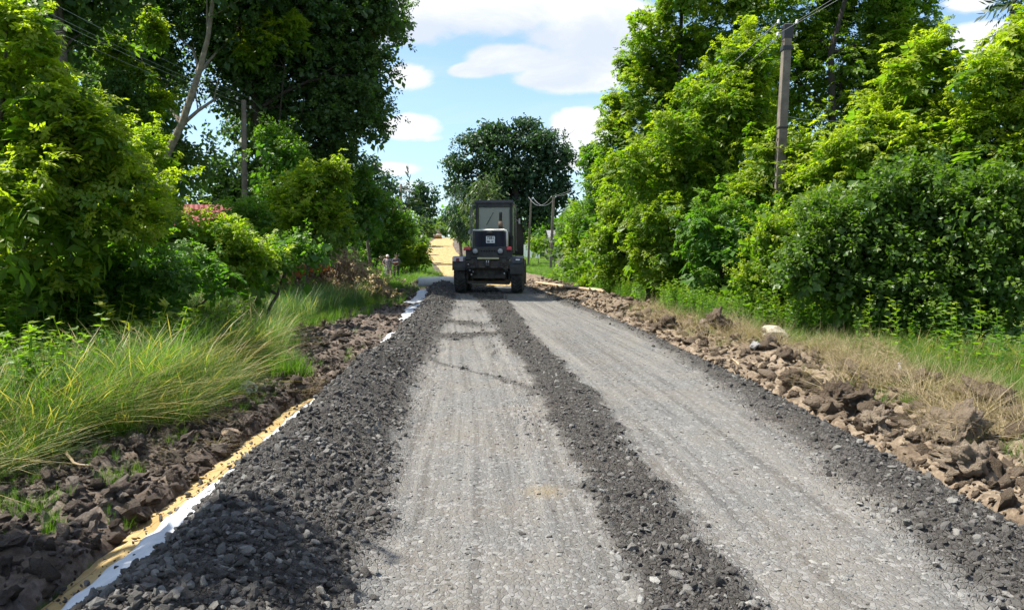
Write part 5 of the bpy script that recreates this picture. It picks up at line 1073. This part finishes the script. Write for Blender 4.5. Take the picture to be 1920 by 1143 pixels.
# rear beam, tow parts
b = MB(); b.box((0, .08, 1.06), (1.72, .16, .30)); b.box((-.62, 0, 1.16), (.16, .08, .14)); b.box((.62, 0, 1.16), (.16, .08, .14)); b.box((0, -.02, .97), (1.5, .06, .06)); b.build('rear_beam', m_gg, gr, bevel=.015)
b = MB(); b.box((0, -.03, 1.12), (.20, .12, .30)); b.cyl((-.06, -.12, 1.03), (.06, -.12, 1.03), .05, n=12); b.build('tow_bracket', m_gb, gr, bevel=.01)
for sx in (-.035, .035): b = MB(); b.cyl((sx, -.11, 1.08), (sx, -.11, 1.22), .014, n=8); b.build('tow_pin', m_brass, gr)
b = MB(); b.tube([(.66 + .085 * math.cos(a * .5236), -.05, .98 + .085 * math.sin(a * .5236)) for a in range(13)], .025, 6); b.box((.66, -.02, .86), (.06, .04, .1)); b.build('tow_ring', m_gg, gr)
for sx in (-.42, .42): b = MB(); b.box((sx, -.03, 1.10), (.06, .10, .24)); b.build('bracket', m_gb, gr, bevel=.008)
b = MB(); b.box((0, 1.3, .92), (1.3, 2.2, .75)); b.cyl((-.6, .9, .62), (.6, .9, .62), .18, n=16); b.box((0, .7, .72), (.5, .5, .5)); b.build('axle_housing', m_gg, gr, bevel=.03)
b = MB(); b.bar((-.80, .3, .40), (.80, .3, .36), .10, .09); b.bar((-.80, .3, .40), (-.78, .3, 1.0), .07, .07); b.bar((.80, .3, .36), (.78, .3, 1.0), .07, .07); b.build('ripper_frame', m_gg, gr)
for k_, (x_, y_, z_) in enumerate(((-.72, -.02, 1.07), (-.60, -.05, .70), (-.66, -.04, .86), (-.55, -.02, .80), (.62, -.04, .74))):
    b = MB(); b.lathe([(-.03, .012), (-.02, .030), (.02, .034), (.035, .016)], 'Y', (x_, y_, z_), 10); b.build('hydraulic_fitting', m_brass, gr)
for k_ in range(5):
    x_ = -.78 + k_ * .06; b = MB(); b.tube([(x_, .0, 1.15), (x_ - .03, -.07, .95), (x_ + .05, -.04, .78), (x_ + .12, .2, .7)], .014, 6); b.build('hydraulic_hose', m_gb, gr)
# light panel
b = MB(); b.box((0.04, .10, 1.52), (1.34, .18, .40)); b.box((-.72, .12, 1.42), (.20, .2, .36)); b.box((.80, .12, 1.42), (.20, .2, .36)); b.box((0, .12, 1.27), (1.5, .16, .12)); lp_ = b.build('light_panel', m_gb, gr, bevel=.02)
b = MB(); b.box((0.02, -.01, 1.30), (.80, .05, .065)); b.build('yellow_bar', m_yel2, gr, bevel=.006)
for x_ in (-.46, .47):
    b = MB(); b.lathe([(-.05, .125), (0, .13), (.05, .10)], 'Y', (x_, .0, 1.56), 24); h_ = b.build('headlight', m_gb, gr)
    b = MB(); b.lathe([(-.075, .02), (-.07, .06), (-.052, .095), (-.03, .10)], 'Y', (x_, .0, 1.56), 24); b.build('lens', m_lamp, h_)
for k_ in range(6): b = MB(); b.lathe([(-.004, .030), (.02, .030)], 'Y', (-.23 + k_ * .098, .005, 1.57), 6); b.build('vent_hole', mat('black_hole', (.004, .004, .004), .9) if k_ == 0 else MATS['black_hole'], lp_)
for sx, lb in ((-.76, None), (.80, None)):
    b = MB(); b.box((sx, -.0, 1.66), (.27 if sx < 0 else .20, .16, .13), taper=.85); b.build('tail_light', m_redl, gr, bevel=.025)
# hood and radiator
b = MB(); b.box((.08, 1.45, 1.98), (1.20, 2.3, .72)); b.build('hood', m_gb, gr, bevel=.03)
b = MB(); b.box((.08, .28, 2.01), (1.12, .05, .62)); grl = b.build('radiator_grille', m_gr, gr)
sl = MB(); sl.box((0, 0, 0), (1.06, .05, .018), rot=(.5, 0, 0)); sme = sl.mesh('louver'); sme.materials.append(m_gr)
for k_ in range(16): link('louver', sme, None, grl, (.08, .235, 1.735 + k_ * .036))
b = MB(); b.tube([(-.57, .24, 2.34), (.58, .24, 2.345), (.66, .24, 2.32), (.70, .24, 2.26), (.71, .24, 1.74)], [.030, .045, .045, .045, .042], 8); b.build('hood_trim', m_gw, gr)
b = MB(); b.box((-.54, .22, 2.02), (.05, .06, .6)); b.build('grille_frame', m_gb, gr, bevel=.01)
b = MB(); b.box((.06, .20, 2.27), (.24, .06, .09), taper=.6); b.box((.06, .17, 2.25), (.10, .03, .03)); b.build('hood_latch', m_gb, gr, bevel=.01)
b = MB(); b.box((.09, .19, 1.99), (.33, .012, .26)); plt = b.build('licence_plate', m_plate, gr, bevel=.004)
def text_mesh(name, s, size, m_, parent, loc, sx=1.0):
    cu = bpy.data.curves.new(name, 'FONT'); cu.body = s; cu.size = size; cu.align_x = 'CENTER'; cu.align_y = 'CENTER'; cu.extrude = .002; cu.offset = .002
    ob = bpy.data.objects.new('txt', cu); COL.objects.link(ob); dg = bpy.context.evaluated_depsgraph_get(); me = bpy.data.meshes.new_from_object(ob.evaluated_get(dg)); bpy.data.objects.remove(ob)
    me.materials.clear(); return link(name, me, m_, parent, loc, (math.pi / 2, 0, 0), (sx, 1, 1))
text_mesh('lettering', '7381', .145, m_ink, plt, (.09, .181, 2.05), .95); text_mesh('lettering', 'EM', .085, m_ink, plt, (.015, .181, 1.92)); text_mesh('lettering', '46', .085, m_ink, plt, (.165, .181, 1.92))
b = MB(); b.tube([(.40, 1.35, 2.3), (.40, 1.35, 2.98), (.40, 1.32, 3.08)], [.055, .06, .065], 12); b.build('exhaust_pipe', m_gb, gr); b = MB(); b.cyl((.40, 1.35, 2.42), (.40, 1.35, 2.72), .085, n=14); b.build('muffler', m_rusty, gr)
# cab
CYB, CYF, CH0, CH1, CW = 2.55, 4.15, 1.55, 3.50, .74; cxo = .06
b = MB(); b.box((cxo, (CYB + CYF) / 2, CH1 + .05), (2 * CW + .14, CYF - CYB + .25, .13), taper=.94); b.build('cab_roof', m_gb, gr, bevel=.03)
for sx in (-1, 1):
    for y_ in (CYB, CYF): b = MB(); b.box((cxo + sx * (CW - .04), y_, (CH0 + CH1) / 2), (.09, .08, CH1 - CH0)); b.build('cab_post', m_gb, gr, bevel=.01)
    b = MB(); b.box((cxo + sx * CW, (CYB + CYF) / 2, 1.85), (.04, CYF - CYB, .7)); b.build('cab_side', m_gb, gr)
    b = MB(); b.box((cxo + sx * CW, (CYB + CYF) / 2, 2.84), (.012, CYF - CYB - .1, 1.26)); b.build('side_window', m_glass, gr)
b = MB()
for (x_, z_, w_, h_) in ((cxo, CH1 - .09, 1.52, .16), (cxo - .68, 2.86, .08, 1.2), (cxo + .68, 2.86, .08, 1.2), (cxo, 2.22, 1.5, .12)): b.box((x_, CYB - .045, z_), (w_, .05, h_))
wf = b.build('rear_window_frame', m_gb, gr, bevel=.012); b = MB(); b.box((cxo + .01, CYB - .02, 2.86), (1.22, .012, 1.12)); b.build('pane', m_glass, wf)
b = MB(); b.box((cxo, CYF, 2.86), (1.5, .012, 1.18)); b.build('front_window', m_glass, gr); b = MB(); b.box((cxo, (CYB + CYF) / 2, 1.56), (1.55, 1.6, .06)); b.build('cab_floor', m_gb, gr)
b = MB(); b.box((cxo, CYF - .12, 2.0), (1.4, .1, .8)); b.box((cxo + .02, CYF - .3, 2.38), (.40, .3, .16)); b.build('dashboard', m_gb, gr, bevel=.02)
b = MB(); b.box((cxo - .02, 3.2, 2.02), (.5, .5, .14)); b.box((cxo - .02, 2.96, 2.30), (.48, .12, .52), rot=(.12, 0, 0)); b.build('seat', m_seat, gr, bevel=.04)
b = MB(); b.tube([(cxo + .0 + .2 * math.cos(a * .5236), 3.74 + .07 * math.sin(a * .5236), 2.62 + .19 * math.sin(a * .5236)) for a in range(13)], .016, 6); b.cyl((cxo, 3.75, 2.6), (cxo, 3.95, 2.2), .03); b.build('steering_wheel', m_gb, gr)
for k_ in range(4): b = MB(); x_ = cxo - .42 + k_ * .07; b.tube([(x_, 3.7, 2.1), (x_ + .02, 3.6, 2.60 + .03 * k_)], .012, 6); b.box((x_ + .02, 3.6, 2.63 + .03 * k_), (.04, .04, .06)); b.build('control_lever', m_gb, gr)
b = MB(); b.tube([(cxo - .3, CYB - .08, 2.62), (cxo - .02, CYB - .08, 3.12)], .012, 5); b.build('wiper', m_gb, gr)
b = MB(); b.box((cxo + .36, CYF - .04, 3.12), (.32, .01, .46)); b.build('poster', m_post, gr); b = MB(); b.box((cxo - .48, CYB + .03, 3.16), (.14, .01, .30), rot=(0, .3, 0)); b.build('curtain', mat('pale_curtain', (.42, .42, .40), .9), gr)
for (x_, y_, z0_, z1_) in ((-.80, 2.35, 1.5, 3.42), (-.90, 2.75, 1.75, 3.30), (.94, 2.6, 1.6, 3.4)): b = MB(); b.tube([(x_ + .06, y_, z1_), (x_, y_, z1_ - .03), (x_, y_, z0_), (x_ + .06, y_, z0_)], .020, 6); b.build('handrail', m_grs, gr)
for (x_, a) in ((-.72, 0), (-.66, 0)): b = MB(); b.bar((x_, 1.6, 1.6), (x_, 1.7, 2.35), .025, .025); b.build('side_rail', mat('pale_rail', (.30, .28, .24), .7) if x_ == -.72 else MATS['pale_rail'], gr)
b = MB(); b.box((-1.00, 3.2, 2.36), (.10, .06, .16)); b.bar((-.98, 3.2, 2.36), (-.76, 3.2, 2.5), .02, .02); b.build('mirror', m_lamp, gr, bevel=.01)
b = MB(); b.box((1.06, 3.2, 2.80), (.08, .06, .22)); b.bar((1.04, 3.2, 2.8), (.85, 3.2, 2.9), .02, .02); b.build('mirror', m_lamp, gr, bevel=.01)
# front half
b = MB(); b.tube([(0, 3.9, 1.5), (0, 5.0, 1.75), (0, 6.6, 1.75), (0, 7.9, 1.25), (0, 8.4, 1.1)], .16, 8); b.box((0, 7.9, .72), (1.8, .2, .22)); b.build('main_frame', m_gb, gr, bevel=.02)
b = MB(); vs = []
for i_ in range(7): a = -1.0 + i_ * .33; vs += [(-1.75, 5.3 - .25 * math.cos(a) - .55, .55 + .36 * math.sin(a) - .0), (1.15, 5.3 - .25 * math.cos(a) + .25, .55 + .36 * math.sin(a))]
b.add(vs, [(2 * i_, 2 * i_ + 1, 2 * i_ + 3, 2 * i_ + 2) for i_ in range(6)]); o = b.build('blade', m_rusty, gr); s_ = o.modifiers.new('s', 'SOLIDIFY'); s_.thickness = .05
b = MB(); b.tube([(.75 * math.cos(a * .5236), 5.2 + .75 * math.sin(a * .5236), 1.05) for a in range(13)], .06, 6); b.bar((0, 7.6, 1.2), (-.5, 5.6, 1.1), .12, .12); b.bar((0, 7.6, 1.2), (.5, 5.6, 1.1), .12, .12); b.build('turning_circle', m_gg, gr)
for sx in (-.5, .5): b = MB(); b.cyl((sx, 5.0, 1.1), (sx, 5.0, 2.0), .05); b.build('blade_cylinder', m_gb, gr)

# ------------------------------------------------------------------ road roller, far up the sand
x, y = PX(821, 205), 205.0; ro = tag(empty('road_roller', (x, y, float(zt(y)) - .08), .08), 'small orange and dark road roller far up the sand road', 'road roller')
m_or = mat('faded_orange_paint', (.34, .16, .06), .6, col2=(.42, .24, .10), nscale=3); m_sd = mat('sandy_steel', (.30, .17, .09), .6, .2)
b = MB(); b.lathe([(-1.05, .60), (-1.05, .72), (1.05, .72), (1.05, .60)], 'X', (0, 0, .72), 28); b.build('drum', m_sd, ro)
b = MB(); b.box((0, -.85, .95), (2.35, .14, .28)); b.box((-1.12, 0, .9), (.10, 1.8, .26)); b.box((1.12, 0, .9), (.10, 1.8, .26)); b.build('drum_frame', mat('pale_frame', (.5, .46, .38), .6), ro, bevel=.03)
b = MB(); b.box((0, 3.4, 1.35), (1.7, 2.2, .9)); b.box((0, 1.5, 1.1), (1.1, 1.2, .6)); b.build('engine_body', m_or, ro, bevel=.06)
for sx in (-1, 1):
    b = MB(); tyre(b, (sx * .85, 3.3, .68), .68, .42, 18); b.build('wheel', m_tyre, ro)
    for y_ in (1.3, 2.5): b = MB(); b.bar((sx * .68, y_, 1.4), (sx * .66, y_, 2.75), .09, .09); b.build('cab_post', m_gb, ro)
b = MB(); b.box((0, 1.9, 2.80), (1.6, 1.6, .12)); b.build('cab_roof', m_gb, ro, bevel=.03); b = MB(); b.box((0, 1.32, 2.15), (1.28, .02, 1.1)); b.build('windscreen', m_glass, ro); b = MB(); b.box((0, 2.1, 1.8), (.5, .5, .6)); b.build('seat', m_seat, ro)

# ------------------------------------------------------------------ the two people by the bushes
m_skin = mat('sunburnt_skin', (.34, .19, .13), .6); m_hair = mat('dark_hair', (.04, .028, .02), .8); m_scarf = mat('pale_headscarf', (.58, .56, .52), .8, col2=(.68, .66, .62), nscale=20)
m_dress = mat('patterned_dress', (.14, .12, .15), .85, col2=(.42, .34, .35), nscale=14, detail=1); m_shirt = mat('dark_checked_shirt', (.045, .045, .06), .8, col2=(.12, .12, .15), nscale=22, detail=1); m_trou = mat('black_trousers', (.012, .012, .014), .8); m_shoe = mat('dark_shoe', (.02, .018, .016), .6)
def skinned(name, verts, edges, radii, m_, parent, lv=2):
    me = bpy.data.meshes.new(name); me.from_pydata(verts, edges, []); o = link(name, me, m_, parent); md = o.modifiers.new('skin', 'SKIN')
    if not me.skin_vertices: me.attributes
    sk = me.skin_vertices[0].data if me.skin_vertices else None
    if sk is None:
        bm = bmesh.new(); bm.from_mesh(me); bm.verts.layers.skin.verify(); bm.to_mesh(me); bm.free(); sk = me.skin_vertices[0].data
    for i_, r_ in enumerate(radii): sk[i_].radius = (r_, r_) if not hasattr(r_, '__len__') else r_
    sk[0].use_root = True
    ss = o.modifiers.new('s', 'SUBSURF'); ss.levels = lv; ss.render_levels = lv; return o
def hand(root, w_, d, n_, side):
    w_, d = Vector(w_), Vector(d).normalized(); n_ = Vector(n_).normalized(); s_ = d.cross(n_).normalized() * side; b = MB()
    b.tube([w_, w_ + d * .04, w_ + d * .085], [.024, .036, .033], 8)
    for k_, (o_, L) in enumerate(((-.030, .060), (-.010, .078), (.010, .074), (.028, .058))):
        p = w_ + d * .082 + s_ * o_; b.tube([p - d * .01, p + d * L * .5 - n_ * .004, p + d * L - n_ * .018], [.0095, .009, .007], 6)
    p = w_ + d * .03 - s_ * .032; b.tube([p, p - s_ * .022 + d * .022, p - s_ * .028 + d * .055], [.012, .011, .008], 6); return b.build('hand', m_skin, root)
def person(label, x, y, rz, woman):
    root = tag(empty('person', (x, y, gz1(x, y) + .01), rz), label, 'person'); k_ = 1.0
    J = {'pel': (0, 0, .93), 'wa': (0, 0, 1.10), 'ch': (0, .0, 1.30), 'nk': (0, 0, 1.43), 'hd': (0, -.015, 1.52), 'ht': (0, -.01, 1.62),
         'sl': (-.16, 0, 1.37), 'sr': (.16, 0, 1.37), 'hl': (-.09, 0, .88), 'hr': (.09, 0, .88), 'kl': (-.10, -.02, .49), 'kr': (.10, -.02, .49), 'al': (-.10, .02, .09), 'ar': (.10, .02, .09), 'tl': (-.11, -.12, .035), 'tr': (.11, -.12, .035)}
    if woman: J.update({'el': (-.33, .04, 1.16), 'wl': (-.20, -.10, 1.02), 'er': (.27, .02, 1.12), 'wr': (.24, -.06, .90)})
    else: J.update({'el': (-.25, -.03, 1.13), 'wl': (.02, -.19, 1.17), 'er': (.25, -.03, 1.13), 'wr': (-.04, -.20, 1.12)})
    nm_ = list(J); E_ = [('pel', 'wa'), ('wa', 'ch'), ('ch', 'nk'), ('nk', 'hd'), ('hd', 'ht'), ('ch', 'sl'), ('ch', 'sr'), ('sl', 'el'), ('el', 'wl'), ('sr', 'er'), ('er', 'wr'), ('pel', 'hl'), ('pel', 'hr'), ('hl', 'kl'), ('kl', 'al'), ('al', 'tl'), ('hr', 'kr'), ('kr', 'ar'), ('ar', 'tr')]
    f_ = 1.12 if woman else 1.0
    rad = {'pel': (.155 * f_, .11 * f_), 'wa': (.135 * f_, .10 * f_), 'ch': (.15 * f_, .11 * f_), 'nk': .052, 'hd': .085, 'ht': .07, 'sl': .06, 'sr': .06, 'el': .042, 'er': .042, 'wl': .028, 'wr': .028, 'hl': .09, 'hr': .09, 'kl': .06, 'kr': .06, 'al': .04, 'ar': .04, 'tl': .03, 'tr': .03}
    skinned('body', [J[n_] for n_ in nm_], [(nm_.index(a), nm_.index(c)) for a, c in E_], [rad[n_] for n_ in nm_], m_skin, root)
    b = MB(); b.tube([(0, -.098, 1.575), (0, -.118, 1.535), (0, -.10, 1.52)], [.010, .016, .012], 6); b.build('nose', m_skin, root)
    for sx in (-1, 1): b = MB(); b.lathe([(-.006, .004), (0, .010), (.004, .008)], 'Y', (sx * .033, -.090, 1.565), 8); b.build('eye', m_hair, root); b = MB(); b.lathe([(-.01, .012), (0, .026), (.012, .018)], 'X', (sx * .088, .0, 1.55), 8); b.build('ear', m_skin, root)
    b = MB(); b.box((0, -.093, 1.485), (.045, .008, .010)); b.build('mouth', mat('lips', (.25, .09, .08), .6) if woman else MATS['lips'], root)
    hand(root, J['wl'], (.6, -.2, .05) if not woman else (.7, .5, -.4), (0, -1, 0), 1); hand(root, J['wr'], (-.6, -.2, .1) if not woman else (0, -.1, -1), (0, -1, 0) if not woman else (1, 0, 0), -1)
    for s_, a in (('l', -1), ('r', 1)): b = MB(); t = Vector(J['a' + s_]); b.tube([t + Vector((0, .05, -.05)), t + Vector((0, -.04, -.035)), t + Vector((a * .01, -.16, -.055))], [.048, .050, .038], 8); b.build('shoe', m_shoe, root)
    if woman:
        b = MB(); pr = [(.42, .27, .22), (.60, .25, .19), (.85, .22, .17), (.98, .20, .15), (1.10, .175, .135), (1.28, .195, .145), (1.38, .165, .11), (1.425, .08, .07)]; vs = []; n = 20
        for (z_, rx, ry) in pr:
            for i_ in range(n): a = 6.283 * i_ / n; fl = 1 + .06 * math.sin(a * 6) * max(0, (1.0 - z_)) * 1.6; vs.append((rx * math.cos(a) * fl, ry * math.sin(a) * fl, z_))
        b.add(vs, [(i_ * n + j, i_ * n + (j + 1) % n, (i_ + 1) * n + (j + 1) % n, (i_ + 1) * n + j) for i_ in range(len(pr) - 1) for j in range(n)], True); b.build('dress', m_dress, root)
        for s_ in ('l', 'r'): sh, el = Vector(J['s' + s_]), Vector(J['e' + s_]); b = MB(); b.tube([sh.lerp(Vector(J['ch']), .3), sh, sh.lerp(el, .55)], [.085, .078, .066], 10); b.build('sleeve', m_dress, root)
        b = MB(); b.lathe([(1.50, .092), (1.56, .108), (1.62, .100), (1.66, .07), (1.685, .02)], 'Z', (0, .018, 0), 18); b.tube([(0, .09, 1.50), (0, .13, 1.44)], [.04, .015], 6); b.build('headscarf', m_scarf, root)
    else:
        E2 = [('pel', 'wa'), ('wa', 'ch'), ('ch', 'sl'), ('ch', 'sr'), ('sl', 'el'), ('el', 'wl'), ('sr', 'er'), ('er', 'wr')]; n2 = ['pel', 'wa', 'ch', 'sl', 'sr', 'el', 'wl', 'er', 'wr']
        JJ = dict(J); JJ['wl'] = tuple(Vector(J['el']).lerp(Vector(J['wl']), .93)); JJ['wr'] = tuple(Vector(J['er']).lerp(Vector(J['wr']), .93)); r2 = {'pel': (.17, .125), 'wa': (.155, .12), 'ch': (.17, .13), 'sl': .075, 'sr': .075, 'el': .055, 'er': .055, 'wl': .042, 'wr': .042}
        skinned('shirt', [JJ[n_] for n_ in n2], [(n2.index(a), n2.index(c)) for a, c in E2], [r2[n_] for n_ in n2], m_shirt, root)
        n3 = ['pel', 'hl', 'hr', 'kl', 'kr', 'al', 'ar']; r3 = {'pel': (.165, .12), 'hl': .105, 'hr': .105, 'kl': .078, 'kr': .078, 'al': .065, 'ar': .065}
        skinned('trousers', [J[n_] for n_ in n3], [(0, 1), (0, 2), (1, 3), (3, 5), (2, 4), (4, 6)], [r3[n_] for n_ in n3], m_trou, root)
        b = MB(); b.lathe([(1.55, .096), (1.60, .100), (1.64, .082), (1.67, .03)], 'Z', (0, .015, 0), 16); b.build('hair', m_hair, root)
person('older person in pale headscarf and patterned dress with hand on hip', PX(727, 47), 47, .25, True)
person('person in dark checked shirt and black trousers with folded arms', PX(743.5, 47), 46.9, .2, False)

# the stone, sand and fabric are duller than the exposure for the leaves would make them
def dim(m_, k_):
    for n_ in m_.node_tree.nodes:
        if n_.type == 'VALTORGB':
            for e_ in n_.color_ramp.elements: e_.color = (*[c_ * k_ for c_ in e_.color[:3]], 1)
        elif n_.type == 'MIX' and n_.data_type == 'RGBA' and n_.blend_type == 'MIX':
            for s_ in (n_.inputs[6], n_.inputs[7]):
                if not s_.is_linked: s_.default_value = (*[c_ * k_ for c_ in s_.default_value[:3]], 1)
for m_ in (mr, ms, m_pale, m_cloth, m_roll, m_cream, m_grs, m_conc): dim(m_, .84)
